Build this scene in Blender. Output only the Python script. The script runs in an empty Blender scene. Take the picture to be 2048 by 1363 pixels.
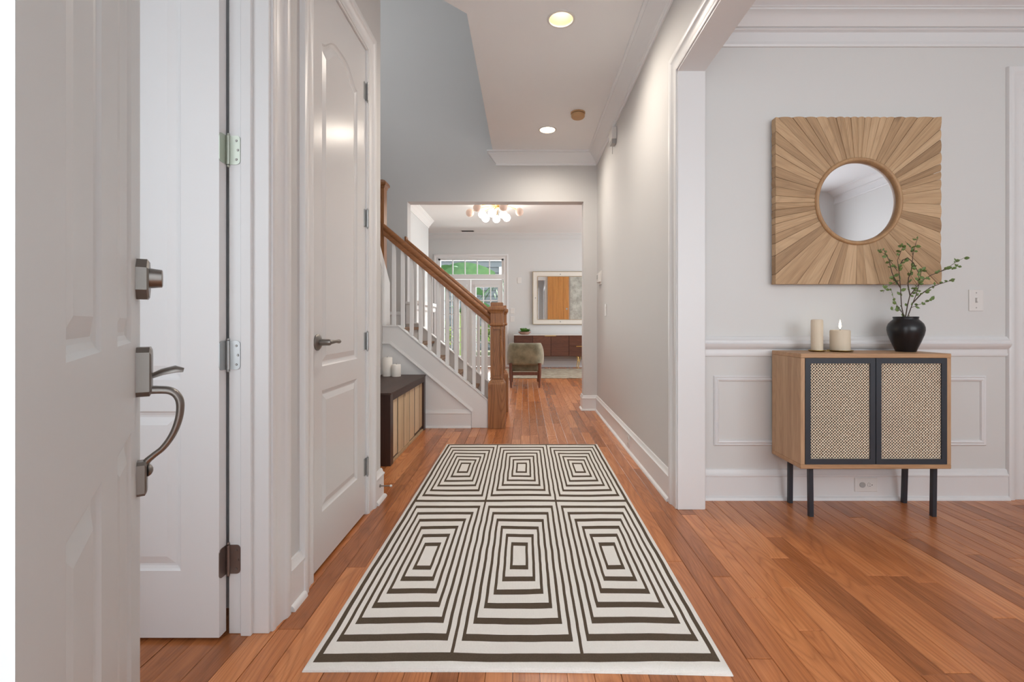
import bpy, bmesh, math, random
from mathutils import Vector, Matrix
random.seed(7)
PI = math.pi
sc = bpy.context.scene
C = sc.collection

# ------------------------------------------------------------------ camera
cam_d = bpy.data.cameras.new('camera'); cam = bpy.data.objects.new('camera', cam_d); C.objects.link(cam)
cam.location = (0, 0, 1.0); cam.rotation_euler = (PI/2, 0, 0)
cam_d.sensor_width = 36; cam_d.lens = 950/2048*36
cam_d.shift_x = -26/2048; cam_d.shift_y = -38.5/2048
cam_d.clip_start = 0.02; cam_d.clip_end = 200
sc.camera = cam

# ------------------------------------------------------------------ world, sun, daylight, exposure
w = bpy.data.worlds.new('world'); sc.world = w; w.use_nodes = True
bg = w.node_tree.nodes['Background']; bg.inputs[0].default_value = (0.90, 0.95, 1.0, 1); bg.inputs[1].default_value = 1.25
def light(name, kind, loc, aim, energy, color=(1, 1, 1), **kw):
    d = bpy.data.lights.new(name, kind); d.energy = energy; d.color = color
    for k, v in kw.items(): setattr(d, k, v)
    o = bpy.data.objects.new(name, d); C.objects.link(o); o.location = loc
    o.rotation_euler = Vector(aim).to_track_quat('-Z', 'Y').to_euler()
    return o
light('sun', 'SUN', (0, 20, 10), (0.25, -0.62, -1.0), 3.6, (1, .95, .86), angle=0.02)
light('daylight_dining_window', 'AREA', (2.45, -1.16, 1.55), (0, 1, 0), 14, (.93, .97, 1), shape='RECTANGLE', size=2.3, size_y=1.8)
light('daylight_front_door', 'AREA', (.12, -1.2, 1.6), (0, 1, -.05), 12, (.93, .97, 1), shape='RECTANGLE', size=1.6, size_y=2.2)
light('side_room_fill', 'AREA', (-1.62, .02, 1.5), (0, 1, 0), .95, (.90, .95, 1), shape='RECTANGLE', size=1.0, size_y=1.7)  # area lamp added outside a made-up window to brighten the inner door
light('daylight_living_windows', 'AREA', (4.4, 8.0, 1.6), (-1, 0, 0), 52, (.93, .97, 1), shape='RECTANGLE', size=3.6, size_y=1.9)
light('daylight_french_doors', 'AREA', (-1.2, 11.1, 1.4), (0, -1, -.1), 42, (.94, .98, 1), shape='RECTANGLE', size=1.5, size_y=2.2)
light('stairwell_fill', 'AREA', (-2.5, 4.1, 4.3), (1, .1, -.5), 2.2, (1, .95, .88), shape='RECTANGLE', size=1.2, size_y=1.4)  # fill lamp added at an invented, unseen upstairs window opening
light('kitchen_fill', 'AREA', (3.6, 5.2, 1.6), (-.2, -1, 0), 6, (1, 1, 1), shape='RECTANGLE', size=1.2, size_y=1.2)  # fill lamp added inside the room beyond the dining doorway; no window there
vs = sc.view_settings
vs.view_transform = 'Standard'; vs.look = 'None'; vs.exposure = 1.13; vs.gamma = 1.0; vs.use_curve_mapping = False
try:
    cy = sc.cycles
    cy.use_denoising = True; cy.max_bounces = 14; cy.diffuse_bounces = 9; cy.glossy_bounces = 5
    cy.transmission_bounces = 8; cy.transparent_max_bounces = 12; cy.sample_clamp_indirect = 6
    cy.caustics_reflective = False; cy.caustics_refractive = False
except Exception: pass

# ------------------------------------------------------------------ mesh helpers
class MB:
    def __init__(s): s.v = []; s.f = []
    def add(s, v, f):
        b = len(s.v); s.v += [tuple(p) for p in v]; s.f += [tuple(i+b for i in q) for q in f]; return s
    def box(s, x0, x1, y0, y1, z0, z1):
        return s.add([(x0,y0,z0),(x1,y0,z0),(x1,y1,z0),(x0,y1,z0),(x0,y0,z1),(x1,y0,z1),(x1,y1,z1),(x0,y1,z1)],
                     [(0,3,2,1),(4,5,6,7),(0,1,5,4),(1,2,6,5),(2,3,7,6),(3,0,4,7)])
    def prism(s, poly, axis, a0, a1):           # poly in the two other axes (cyclic order kept: x->(y,z), y->(x,z), z->(x,y))
        def p(q, a): return {'x': (a, q[0], q[1]), 'y': (q[0], a, q[1]), 'z': (q[0], q[1], a)}[axis]
        n = len(poly)
        v = [p(q, a0) for q in poly] + [p(q, a1) for q in poly]
        f = [tuple(range(n))[::-1], tuple(range(n, 2*n))] + [(i, (i+1) % n, n+(i+1) % n, n+i) for i in range(n)]
        return s.add(v, f)
    def lathe(s, prof, c=(0,0,0), n=24, axis='z', caps=True):
        v = []; f = []
        for r, h in prof:
            for k in range(n):
                a = 2*PI*k/n; x, y = r*math.cos(a), r*math.sin(a)
                q = {'z': (x, y, h), 'x': (h, x, y), 'y': (x, h, y)}[axis]
                v.append((c[0]+q[0], c[1]+q[1], c[2]+q[2]))
        for i in range(len(prof)-1):
            for k in range(n): f.append((i*n+k, i*n+(k+1) % n, (i+1)*n+(k+1) % n, (i+1)*n+k))
        if caps: f.append(tuple(range(n))[::-1]); f.append(tuple(range((len(prof)-1)*n, len(prof)*n)))
        return s.add(v, f)
    def tube(s, pts, rad, n=8, squash=1.0):
        pts = [Vector(p) for p in pts]; m = len(pts)
        if not hasattr(rad, '__len__'): rad = [rad]*m
        v = []; f = []; prev = None
        for i, p in enumerate(pts):
            t = (pts[min(i+1, m-1)] - pts[max(i-1, 0)]).normalized()
            if prev is None:
                u = t.orthogonal().normalized()
            else:
                u = (prev - t*prev.dot(t)).normalized()
            prev = u; w_ = t.cross(u)
            for k in range(n):
                a = 2*PI*k/n; v.append(p + (u*math.cos(a) + w_*math.sin(a)*squash)*rad[i])
        for i in range(m-1):
            for k in range(n): f.append((i*n+k, i*n+(k+1) % n, (i+1)*n+(k+1) % n, (i+1)*n+k))
        f.append(tuple(range(n))[::-1]); f.append(tuple(range((m-1)*n, m*n)))
        return s.add(v, f)
    def sphere(s, c, r, n=16, m=10, sz=1.0):
        prof = [(max(r*math.sin(PI*i/m), 1e-4), -r*sz*math.cos(PI*i/m)) for i in range(m+1)]
        return s.lathe(prof, c, n)
    def sweep(s, path, N, prof):                # profile (a, b): a along N x T (mitred), b along N
        path = [Vector(p) for p in path]; N = Vector(N); m = len(path); n = len(prof); v = []; f = []
        for i, p in enumerate(path):
            S = []
            if i > 0: S.append(N.cross((path[i]-path[i-1]).normalized()))
            if i < m-1: S.append(N.cross((path[i+1]-path[i]).normalized()))
            d = S[0] if len(S) == 1 else (S[0]+S[1])/(1+S[0].dot(S[1]))
            for a, b in prof: v.append(p + d*a + N*b)
        for i in range(m-1):
            for k in range(n): f.append((i*n+k, i*n+(k+1) % n, (i+1)*n+(k+1) % n, (i+1)*n+k))
        f.append(tuple(range(n))[::-1]); f.append(tuple(range((m-1)*n, m*n)))
        return s.add(v, f)
    def xf(s, fn): s.v = [tuple(fn(*p)) for p in s.v]; return s
    def build(s, name, mat, parent=None, bevel=0, seg=1, smooth=False, recalc=True):
        me = bpy.data.meshes.new(name); me.from_pydata(s.v, [], s.f)
        bm = bmesh.new(); bm.from_mesh(me)
        if recalc: bmesh.ops.recalc_face_normals(bm, faces=bm.faces[:])
        if bevel:
            es = [e for e in bm.edges if len(e.link_faces) == 2 and e.calc_face_angle(0) > 0.5]
            bmesh.ops.bevel(bm, geom=es, offset=bevel, segments=seg, profile=0.6, affect='EDGES', clamp_overlap=True)
        bm.to_mesh(me); bm.free()
        if smooth:
            for p in me.polygons: p.use_smooth = True
            if smooth != 'all':
                try: me.set_sharp_from_angle(angle=math.radians(40))
                except Exception: pass
        me.materials.append(mat)
        o = bpy.data.objects.new(name, me); C.objects.link(o)
        if parent is not None: adopt(o, parent)
        return o
LOC = {}
def smooth_path(pts, rad, k=5):
    P_ = [Vector(p) for p in pts]; n = len(P_); out = []; ro = []
    for i in range(n-1):
        a, b, c, d = P_[max(i-1, 0)], P_[i], P_[i+1], P_[min(i+2, n-1)]
        for j in range(k):
            t = j/k; out.append(.5*((2*b) + (c-a)*t + (2*a-5*b+4*c-d)*t*t + (3*b-a-3*c+d)*t**3)); ro.append(rad[i]*(1-t)+rad[i+1]*t)
    return out+[P_[-1]], ro+[rad[-1]]
def adopt(o, parent):
    o.parent = parent
    if parent.type == 'EMPTY': o.matrix_parent_inverse = Matrix.Translation(LOC[parent.name]).inverted()
    elif parent.parent is not None or True: o.matrix_parent_inverse = Matrix.Identity(4)
def tag(o, label, cat=None, group=None, kind=None):
    o['label'] = label
    if cat: o['category'] = cat
    if group: o['group'] = group
    if kind: o['kind'] = kind
    return o
def thing(name, label, cat, loc=(0,0,0), group=None, kind=None):
    o = bpy.data.objects.new(name, None); C.objects.link(o); o.location = loc
    o.empty_display_size = .05; LOC[o.name] = Vector(loc)
    return tag(o, label, cat, group, kind)
def box(name, x0, x1, y0, y1, z0, z1, mat, parent=None, bevel=0, seg=1):
    return MB().box(x0, x1, y0, y1, z0, z1).build(name, mat, parent, bevel, seg)
def struct(o, label, cat): return tag(o, label, cat, kind='structure')
def dup(o, dx=0, dy=0, dz=0, parent=None):
    c = o.copy(); C.objects.link(c)
    c.location = (o.location.x+dx, o.location.y+dy, o.location.z+dz)
    if parent is not None: adopt(c, parent)
    return c

# ------------------------------------------------------------------ materials
def newmat(name):
    m = bpy.data.materials.new(name); m.use_nodes = True
    nt = m.node_tree; return m, nt, nt.nodes['Principled BSDF']
def N(nt, typ, **kw):
    n = nt.nodes.new(typ)
    for k, v in kw.items(): setattr(n, k, v)
    return n
def math_(nt, op, a, b=None, c=None):
    n = N(nt, 'ShaderNodeMath', operation=op)
    for i, x in enumerate((a, b, c)):
        if x is None: continue
        if isinstance(x, (int, float)): n.inputs[i].default_value = x
        else: nt.links.new(x, n.inputs[i])
    return n.outputs[0]
def mixc(nt, fac, a, b, blend='MIX'):
    n = N(nt, 'ShaderNodeMix', data_type='RGBA', blend_type=blend)
    for s_, x in ((0, fac), (6, a), (7, b)):
        if isinstance(x, (int, float)): n.inputs[s_].default_value = x
        elif isinstance(x, tuple): n.inputs[s_].default_value = (*x[:3], 1)
        else: nt.links.new(x, n.inputs[s_])
    return n.outputs[2]
def paint(name, col, rough=.5, bump=.02, scale=60, var=.03, metal=0.0, spec=.5):
    m, nt, b = newmat(name); L = nt.links.new
    tc = N(nt, 'ShaderNodeTexCoord'); nz = N(nt, 'ShaderNodeTexNoise'); nz.inputs['Scale'].default_value = scale; nz.inputs['Detail'].default_value = 3
    L(tc.outputs['Object'], nz.inputs['Vector'])
    n2 = N(nt, 'ShaderNodeTexNoise'); n2.inputs['Scale'].default_value = 2.5; L(tc.outputs['Object'], n2.inputs['Vector'])
    c = mixc(nt, n2.outputs['Fac'], tuple(x*(1-var) for x in col), tuple(min(1, x*(1+var)) for x in col))
    L(c, b.inputs['Base Color']); b.inputs['Roughness'].default_value = rough; b.inputs['Metallic'].default_value = metal
    b.inputs['Specular IOR Level'].default_value = spec
    if bump:
        bp = N(nt, 'ShaderNodeBump'); bp.inputs['Strength'].default_value = bump; bp.inputs['Distance'].default_value = .002
        L(nz.outputs['Fac'], bp.inputs['Height']); L(bp.outputs[0], b.inputs['Normal'])
    return m
def wood(name, dark, mid, light_, grain='y', rough=.4, rnd=None, scale=1.0, spread=.6, bump=.08, ring=.5, knots=0, local=False):
    m, nt, b = newmat(name); L = nt.links.new
    geo = N(nt, 'ShaderNodeNewGeometry'); src = N(nt, 'ShaderNodeTexCoord').outputs['Object'] if local else geo.outputs['Position']
    if rnd == 'object': r = N(nt, 'ShaderNodeObjectInfo').outputs['Random']
    elif rnd == 'attr': a = N(nt, 'ShaderNodeAttribute', attribute_name='rnd'); r = a.outputs['Fac']
    else: v = N(nt, 'ShaderNodeValue'); v.outputs[0].default_value = .37; r = v.outputs[0]
    off = N(nt, 'ShaderNodeCombineXYZ'); rr = math_(nt, 'MULTIPLY', r, 37.0)
    for i in range(3): L(rr, off.inputs[i])
    ad = N(nt, 'ShaderNodeVectorMath', operation='ADD'); L(src, ad.inputs[0]); L(off.outputs[0], ad.inputs[1])
    mp = N(nt, 'ShaderNodeMapping'); L(ad.outputs[0], mp.inputs[0])
    st = {'x': (1.2, 22, 22), 'y': (22, 1.2, 22), 'z': (22, 22, 1.2)}[grain]
    mp.inputs['Scale'].default_value = tuple(q*scale for q in st)
    nz = N(nt, 'ShaderNodeTexNoise'); nz.inputs['Scale'].default_value = 1.0; nz.inputs['Detail'].default_value = 4; nz.inputs['Distortion'].default_value = .4
    L(mp.outputs[0], nz.inputs['Vector'])
    # rings: contour lines of a smooth, stretched noise give cathedral grain
    mp2 = N(nt, 'ShaderNodeMapping'); L(ad.outputs[0], mp2.inputs[0])
    st2 = {'x': (.8, 7, 7), 'y': (7, .8, 7), 'z': (7, 7, .8)}[grain]
    mp2.inputs['Scale'].default_value = tuple(q*scale for q in st2)
    n2 = N(nt, 'ShaderNodeTexNoise'); n2.inputs['Scale'].default_value = 1.0; n2.inputs['Detail'].default_value = 1
    L(mp2.outputs[0], n2.inputs['Vector'])
    rg = math_(nt, 'SINE', math_(nt, 'MULTIPLY', n2.outputs['Fac'], 75.0)); rg = math_(nt, 'POWER', math_(nt, 'ABSOLUTE', rg), .6)
    mp3 = N(nt, 'ShaderNodeMapping'); L(ad.outputs[0], mp3.inputs[0])
    st3 = {'x': (8, 260, 260), 'y': (260, 8, 260), 'z': (260, 260, 8)}[grain]
    mp3.inputs['Scale'].default_value = st3
    n3 = N(nt, 'ShaderNodeTexNoise'); n3.inputs['Scale'].default_value = 1.0; n3.inputs['Detail'].default_value = 2; L(mp3.outputs[0], n3.inputs['Vector'])
    cr = N(nt, 'ShaderNodeValToRGB'); e = cr.color_ramp.elements
    e[0].position = .15; e[0].color = (*dark, 1); e[1].position = .9; e[1].color = (*light_, 1)
    k = cr.color_ramp.elements.new(.5); k.color = (*mid, 1)
    f = math_(nt, 'ADD', math_(nt, 'MULTIPLY', nz.outputs['Fac'], .55), math_(nt, 'MULTIPLY', math_(nt, 'SUBTRACT', r, .5), spread))
    f = math_(nt, 'ADD', f, math_(nt, 'MULTIPLY', n3.outputs['Fac'], .45))
    L(f, cr.inputs[0])
    c = mixc(nt, math_(nt, 'MULTIPLY', math_(nt, 'SUBTRACT', 1.0, rg), ring), cr.outputs[0], tuple(q*.62 for q in dark))
    if knots:
        mp4 = N(nt, 'ShaderNodeMapping'); L(ad.outputs[0], mp4.inputs[0]); mp4.inputs['Scale'].default_value = {'x': (.45, 1, 1), 'y': (1, .45, 1), 'z': (1, 1, .45)}[grain]
        vo = N(nt, 'ShaderNodeTexVoronoi'); vo.inputs['Scale'].default_value = knots; L(mp4.outputs[0], vo.inputs['Vector'])
        kf = N(nt, 'ShaderNodeMapRange'); kf.inputs[1].default_value = .03; kf.inputs[2].default_value = .075; kf.inputs[3].default_value = .85; kf.inputs[4].default_value = 0
        L(vo.outputs['Distance'], kf.inputs[0]); c = mixc(nt, kf.outputs[0], c, tuple(q*.4 for q in dark))
    L(c, b.inputs['Base Color']); b.inputs['Roughness'].default_value = rough
    bp = N(nt, 'ShaderNodeBump'); bp.inputs['Strength'].default_value = bump; bp.inputs['Distance'].default_value = .002
    L(math_(nt, 'ADD', n3.outputs['Fac'], rg), bp.inputs['Height']); L(bp.outputs[0], b.inputs['Normal'])
    return m
def emis(name, col, s):
    m, nt, b = newmat(name); b.inputs['Base Color'].default_value = (*col, 1); b.inputs['Emission Color'].default_value = (*col, 1); b.inputs['Emission Strength'].default_value = s
    return m
def glass(name):
    m, nt, b = newmat(name); nt.nodes.remove(b); L = nt.links.new
    out = nt.nodes['Material Output']; t = N(nt, 'ShaderNodeBsdfTransparent'); g = N(nt, 'ShaderNodeBsdfGlossy'); g.inputs['Roughness'].default_value = .02
    t.inputs[0].default_value = (.95, .97, .96, 1)
    fr = N(nt, 'ShaderNodeFresnel'); fr.inputs[0].default_value = 1.45; mx = N(nt, 'ShaderNodeMixShader')
    L(fr.outputs[0], mx.inputs[0]); L(t.outputs[0], mx.inputs[1]); L(g.outputs[0], mx.inputs[2]); L(mx.outputs[0], out.inputs[0])
    return m
def mirror_mat(name, col=(.9, .9, .92)):
    m, nt, b = newmat(name); b.inputs['Base Color'].default_value = (*col, 1); b.inputs['Metallic'].default_value = 1; b.inputs['Roughness'].default_value = .02
    return m

TRIM = paint('white_trim_paint', (.735, .74, .745), .38, .01, 90, .012)
DOORW = paint('white_door_paint', (.78, .785, .79), .36, .02, 120, .012)
CLOSETW = paint('satin_closet_door_paint', (.66, .66, .66), .24, .03, 70, .012)
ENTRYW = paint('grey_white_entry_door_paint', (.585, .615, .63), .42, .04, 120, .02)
HALL = paint('greige_wall_paint', (.60, .597, .592), .6, .03, 140, .015)
HCEIL = paint('greige_ceiling_paint', (.84, .86, .88), .7, .03, 140, .015)
DINW = paint('dining_wall_paint', (.66, .665, .655), .5, .03, 140, .012)
LIVW = paint('living_wall_paint', (.65, .665, .665), .6, .02, 140, .012)
LCEIL = paint('living_ceiling_paint', (.84, .84, .83), .7, .02, 140, .01)
DARKV = paint('dark_void', (.02, .02, .02), .8, 0)
PEWTER = paint('satin_nickel', (.26, .245, .23), .38, .05, 200, .1, 1.0)
HINGE_G = paint('greenish_hinge_metal', (.52, .56, .49), .4, .05, 200, .1, .7)
HINGE_N = paint('nickel_hinge_metal', (.46, .47, .47), .38, .05, 200, .1, .85)
HINGE_B = paint('bronze_hinge_metal', (.26, .21, .19), .4, .05, 200, .15, .8)
BRASS = paint('brushed_brass', (.62, .42, .16), .3, .03, 200, .1, 1.0)
ANTIQUE = paint('antique_brass', (.42, .28, .09), .28, .02, 200, .1, 1.0)
NAVY = paint('blue_black_metal', (.028, .034, .045), .45, .02, 150, .1)
VASE = paint('black_glazed_ceramic', (.006, .006, .008), .3, .03, 60, .2)
PLAST = paint('white_plastic', (.72, .71, .69), .4, 0)
GREYP = paint('grey_plastic', (.40, .40, .39), .45, 0)
OAK = wood('oak_newel', (.19, .072, .025), (.37, .158, .054), (.51, .245, .10), 'z', .42, ring=.6, bump=.25)
OAKX = wood('oak_rail', (.15, .056, .017), (.28, .108, .034), (.39, .168, .062), 'x', .45, ring=.3)
OAKT = wood('oak_tread', (.16, .08, .035), (.27, .145, .065), (.38, .22, .11), 'x', .4, ring=.3)
FLC = ((.26, .085, .028), (.49, .173, .059), (.69, .285, .11))
FLOORM = wood('red_oak_plank', *FLC, 'y', .26, 'object', ring=.36, spread=.46, bump=.07)
FLOORS = wood('red_oak_planks_far', *FLC, 'y', .26, 'attr', ring=.36, spread=.46, bump=.07)
CABW = wood('mango_wood', (.34, .20, .11), (.56, .365, .215), (.70, .49, .32), 'z', .5, ring=.15)
CABX = wood('mango_wood_lengthwise', (.33, .18, .09), (.54, .33, .18), (.66, .44, .27), 'x', .5, ring=.15)
SLAT = wood('reclaimed_pine', (.26, .155, .08), (.48, .315, .175), (.66, .47, .29), 'z', .65, 'object', ring=.2, spread=.36, bump=.25, scale=.9, knots=3.0, local=True)
RINGW = wood('mirror_ring_wood', (.28, .15, .07), (.46, .28, .14), (.56, .37, .2), 'z', .5, ring=.1)
ESPR = wood('espresso_wood', (.026, .013, .009), (.055, .027, .019), (.09, .047, .033), 'y', .5, ring=.2, bump=.03)
ESPRZ = wood('espresso_wood_leg', (.020, .009, .007), (.042, .018, .013), (.07, .032, .024), 'z', .35, ring=.2, bump=.03)
CRATE = wood('bare_pine_board', (.40, .27, .15), (.62, .46, .29), (.74, .60, .42), 'z', .6, 'object', ring=.12, spread=.5, knots=5)
WALNUT = wood('walnut', (.055, .018, .010), (.115, .040, .022), (.19, .075, .04), 'x', .4, 'object', ring=.35, spread=.3)
CHAIRW = wood('chair_walnut', (.09, .028, .014), (.17, .058, .028), (.24, .09, .045), 'z', .4, ring=.25)
PINE = wood('knotty_pine_door', (.32, .12, .03), (.56, .25, .065), (.66, .34, .11), 'z', .4, ring=.12, knots=2.6)
GLASS = glass('window_glass')
MIRROR = mirror_mat('mirror_glass'); MIRROR2 = mirror_mat('mirror_glass_far', (.85, .86, .86))
CANDW = paint('white_wax', (.86, .84, .80), .45, 0); 
CANDT = paint('speckled_ivory_wax', (.72, .62, .48), .6, .25, 40, .14)
CANE = paint('natural_cane', (.88, .77, .62), .6, .2, 200, .12)
BLACKIN = paint('black_cabinet_inside', (.008, .008, .008), .9, 0)
TWIG = paint('brown_twig', (.07, .045, .03), .7, .2, 200, .2)
LEAF = paint('small_green_leaf', (.12, .19, .05), .5, .1, 100, .3)

# velvet, rug, stone
def velvet():
    m, nt, b = newmat('sage_velvet'); L = nt.links.new
    tc = N(nt, 'ShaderNodeTexCoord'); nz = N(nt, 'ShaderNodeTexNoise'); nz.inputs['Scale'].default_value = 9; nz.inputs['Detail'].default_value = 5; L(tc.outputs['Object'], nz.inputs['Vector'])
    cr = N(nt, 'ShaderNodeValToRGB'); cr.color_ramp.elements[0].position = .3; cr.color_ramp.elements[0].color = (.13, .125, .075, 1); cr.color_ramp.elements[1].position = .7; cr.color_ramp.elements[1].color = (.30, .285, .19, 1)
    L(nz.outputs['Fac'], cr.inputs[0]); L(cr.outputs[0], b.inputs['Base Color']); b.inputs['Roughness'].default_value = .85; b.inputs['Sheen Weight'].default_value = .5
    return m
VELVET = velvet()
RX0, RX1, RY0, RY1, RYM = -.636, .588, 1.345, 3.846, 2.620
def rugmat():
    m, nt, b = newmat('cream_rug_with_brown_rectangles'); L = nt.links.new
    geo = N(nt, 'ShaderNodeNewGeometry'); sp = N(nt, 'ShaderNodeSeparateXYZ')
    nz = N(nt, 'ShaderNodeTexNoise'); nz.inputs['Scale'].default_value = 6; nz.inputs['Detail'].default_value = 2; L(geo.outputs['Position'], nz.inputs['Vector'])
    sb = N(nt, 'ShaderNodeVectorMath', operation='MULTIPLY_ADD'); sb.inputs[1].default_value = (.007, .010, 0); L(nz.outputs['Color'], sb.inputs[0]); L(geo.outputs['Position'], sb.inputs[2])
    L(sb.outputs[0], sp.inputs[0])
    x = math_(nt, 'SUBTRACT', sp.outputs[0], .0035); y = math_(nt, 'SUBTRACT', sp.outputs[1], .005)
    X0, X1, Y0, Y1 = RX0+.03, RX1-.03, RY0+.055, RY1-.03
    cw = (X1-X0)/3
    u = math_(nt, 'DIVIDE', math_(nt, 'SUBTRACT', x, X0), cw)
    fu = math_(nt, 'FRACT', u); au = math_(nt, 'MULTIPLY', math_(nt, 'ABSOLUTE', math_(nt, 'SUBTRACT', fu, .5)), 2.0)
    low = math_(nt, 'LESS_THAN', y, RYM)
    vl = math_(nt, 'DIVIDE', math_(nt, 'SUBTRACT', y, Y0), RYM-Y0); vh = math_(nt, 'DIVIDE', math_(nt, 'SUBTRACT', y, RYM), Y1-RYM)
    v = math_(nt, 'ADD', math_(nt, 'MULTIPLY', vl, low), math_(nt, 'MULTIPLY', vh, math_(nt, 'SUBTRACT', 1.0, low)))
    av = math_(nt, 'MULTIPLY', math_(nt, 'ABSOLUTE', math_(nt, 'SUBTRACT', v, .5)), 2.0)
    r = math_(nt, 'MAXIMUM', au, av)
    p = .1395
    ph = math_(nt, 'DIVIDE', math_(nt, 'SUBTRACT', r, .136), p)         # lines at .19 + k p
    fr = math_(nt, 'FRACT', ph)
    line = math_(nt, 'LESS_THAN', fr, .39)
    inner = math_(nt, 'GREATER_THAN', r, .136)
    inside = math_(nt, 'MULTIPLY', math_(nt, 'MULTIPLY', math_(nt, 'GREATER_THAN', x, X0-.010), math_(nt, 'LESS_THAN', x, X1+.010)),
                   math_(nt, 'MULTIPLY', math_(nt, 'GREATER_THAN', y, Y0-.020), math_(nt, 'LESS_THAN', y, Y1+.012)))
    # past the outermost half line: border lines drawn as r>.97 inside the field
    line = math_(nt, 'MULTIPLY', line, math_(nt, 'LESS_THAN', r, .935))
    div = math_(nt, 'GREATER_THAN', r, .975)
    outx = math_(nt, 'MAXIMUM', math_(nt, 'LESS_THAN', x, X0), math_(nt, 'GREATER_THAN', x, X1))
    outy = math_(nt, 'MAXIMUM', math_(nt, 'LESS_THAN', y, Y0), math_(nt, 'GREATER_THAN', y, Y1))
    d = math_(nt, 'MAXIMUM', math_(nt, 'MAXIMUM', math_(nt, 'MULTIPLY', line, inner), div), math_(nt, 'MAXIMUM', outx, outy))
    d = math_(nt, 'MULTIPLY', d, inside)
    wv = N(nt, 'ShaderNodeTexWave', bands_direction='Y'); wv.inputs['Scale'].default_value = 90; L(geo.outputs['Position'], wv.inputs['Vector'])
    wx = N(nt, 'ShaderNodeTexWave', bands_direction='X'); wx.inputs['Scale'].default_value = 70; L(geo.outputs['Position'], wx.inputs['Vector'])
    n3 = N(nt, 'ShaderNodeTexNoise'); n3.inputs['Scale'].default_value = 260; L(geo.outputs['Position'], n3.inputs['Vector'])
    cream = mixc(nt, n3.outputs['Fac'], (.75, .725, .68), (.86, .84, .80)); brown = mixc(nt, n3.outputs['Fac'], (.075, .055, .038), (.125, .095, .068))
    L(mixc(nt, d, cream, brown), b.inputs['Base Color']); b.inputs['Roughness'].default_value = .95; b.inputs['Specular IOR Level'].default_value = .1
    bp = N(nt, 'ShaderNodeBump'); bp.inputs['Strength'].default_value = .5; bp.inputs['Distance'].default_value = .002
    L(math_(nt, 'ADD', math_(nt, 'MULTIPLY', wv.outputs['Fac'], wx.outputs['Fac']), math_(nt, 'MULTIPLY', n3.outputs['Fac'], .7)), bp.inputs['Height']); L(bp.outputs[0], b.inputs['Normal'])
    return m
def mottled(name, a, c, scale, rough=.9):
    m, nt, b = newmat(name); L = nt.links.new
    geo = N(nt, 'ShaderNodeNewGeometry'); nz = N(nt, 'ShaderNodeTexNoise'); nz.inputs['Scale'].default_value = scale; nz.inputs['Detail'].default_value = 7; nz.inputs['Roughness'].default_value = .7
    L(geo.outputs['Position'], nz.inputs['Vector']); cr = N(nt, 'ShaderNodeValToRGB'); cr.color_ramp.elements[0].position = .38; cr.color_ramp.elements[0].color = (*a, 1); cr.color_ramp.elements[1].position = .62; cr.color_ramp.elements[1].color = (*c, 1)
    L(nz.outputs['Fac'], cr.inputs[0]); L(cr.outputs[0], b.inputs['Base Color']); b.inputs['Roughness'].default_value = rough
    return m
RUG = rugmat(); FARRUG = mottled('faded_oriental_rug', (.26, .21, .15), (.46, .41, .32), 7)
STONE = mottled('mottled_stone_tile', (.30, .30, .26), (.52, .52, .47), 5, .5)

# ------------------------------------------------------------------ levels of the place
WL, WR = -.822, .815            # hall wall faces
WLB, WRB = -.95, .957           # their far faces
YF = .20                        # inner face of the front wall
YE0, YE1 = 5.37, 5.52           # end wall
HC, DC, LC = 2.905, 2.722, 2.95 # ceilings: hall, dining, living
YD = 2.684                      # dining back wall
YL = 10.55                      # far living wall
HEAD = 2.345                    # cased opening

# ------------------------------------------------------------------ walls, ceilings
def wall(name, mb, mat, label): return struct(mb.build(name, mat), label, 'wall')
m = MB()
m.box(WLB, WL, YF, .74, 0, HC).box(WLB, WL, .74, 1.535, 2.43, HC).box(WLB, WL, 1.535, 1.832, 0, HC)
m.box(WLB, WL, 1.832, 2.474, 2.418, HC).box(WLB, WL, 2.474, 2.70, 0, HC)
wall('wall_left', m, HALL, 'greige hall wall holding the closet door')
m = MB().box(WR, WRB, 2.54, YE0, 0, HC).box(WR, WRB, .55, 2.54, HEAD, HC).box(WR, WRB, YF, .55, 0, HC)
wall('wall_right', m, HALL, 'greige hall wall with cased opening to the dining room')
m = MB().box(-2.55, -1.33, YE0, YE1, 0, 5.6).box(-1.33, .661, YE0, YE1, 2.357, 5.6).box(.661, WRB+.02, YE0, YE1, 0, 5.6)
wall('wall_end', m, HALL, 'greige end wall with wide opening to the living room')
m = MB().box(WRB, 2.815, YD, YD+.13, 0, DC+.1).box(2.815, 3.65, YD, YD+.13, 2.335, DC+.1).box(3.65, 4.25, YD, YD+.13, 0, DC+.1)
wall('wall_dining_back', m, DINW, 'pale dining wall behind the cane cabinet')
wall('wall_dining_side', MB().box(4.1, 4.25, -1.15, YD, 0, DC+.1), DINW, 'pale dining side wall seen only in mirror')
m = MB().box(WRB, 1.3, -1.15, -1.0, 0, DC+.1).box(3.6, 4.1, -1.15, -1.0, 0, DC+.1).box(1.3, 3.6, -1.15, -1.0, 0, .65).box(1.3, 3.6, -1.15, -1.0, 2.45, DC+.1)
wall('wall_dining_front', m, DINW, 'pale dining front wall around the window')
wall('wall_dining_bay', MB().box(.83, WRB, -1.15, YF, 0, DC+.1), DINW, 'short dining wall beside the entry')
m = MB().box(-2.55, -2.15, YF-.15, YF, 0, HC).box(-1.1, -.42, YF-.15, YF, 0, HC).box(-2.15, -1.1, YF-.15, YF, 0, .6).box(-2.15, -1.1, YF-.15, YF, 2.4, HC).box(-.42, .60, YF-.15, YF, 2.50, HC).box(.60, .83, YF-.15, YF, 0, HC)  # includes an added opening that lets the side room fill lamp through
wall('wall_front', m, HALL, 'front wall around the entry doorway')
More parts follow.
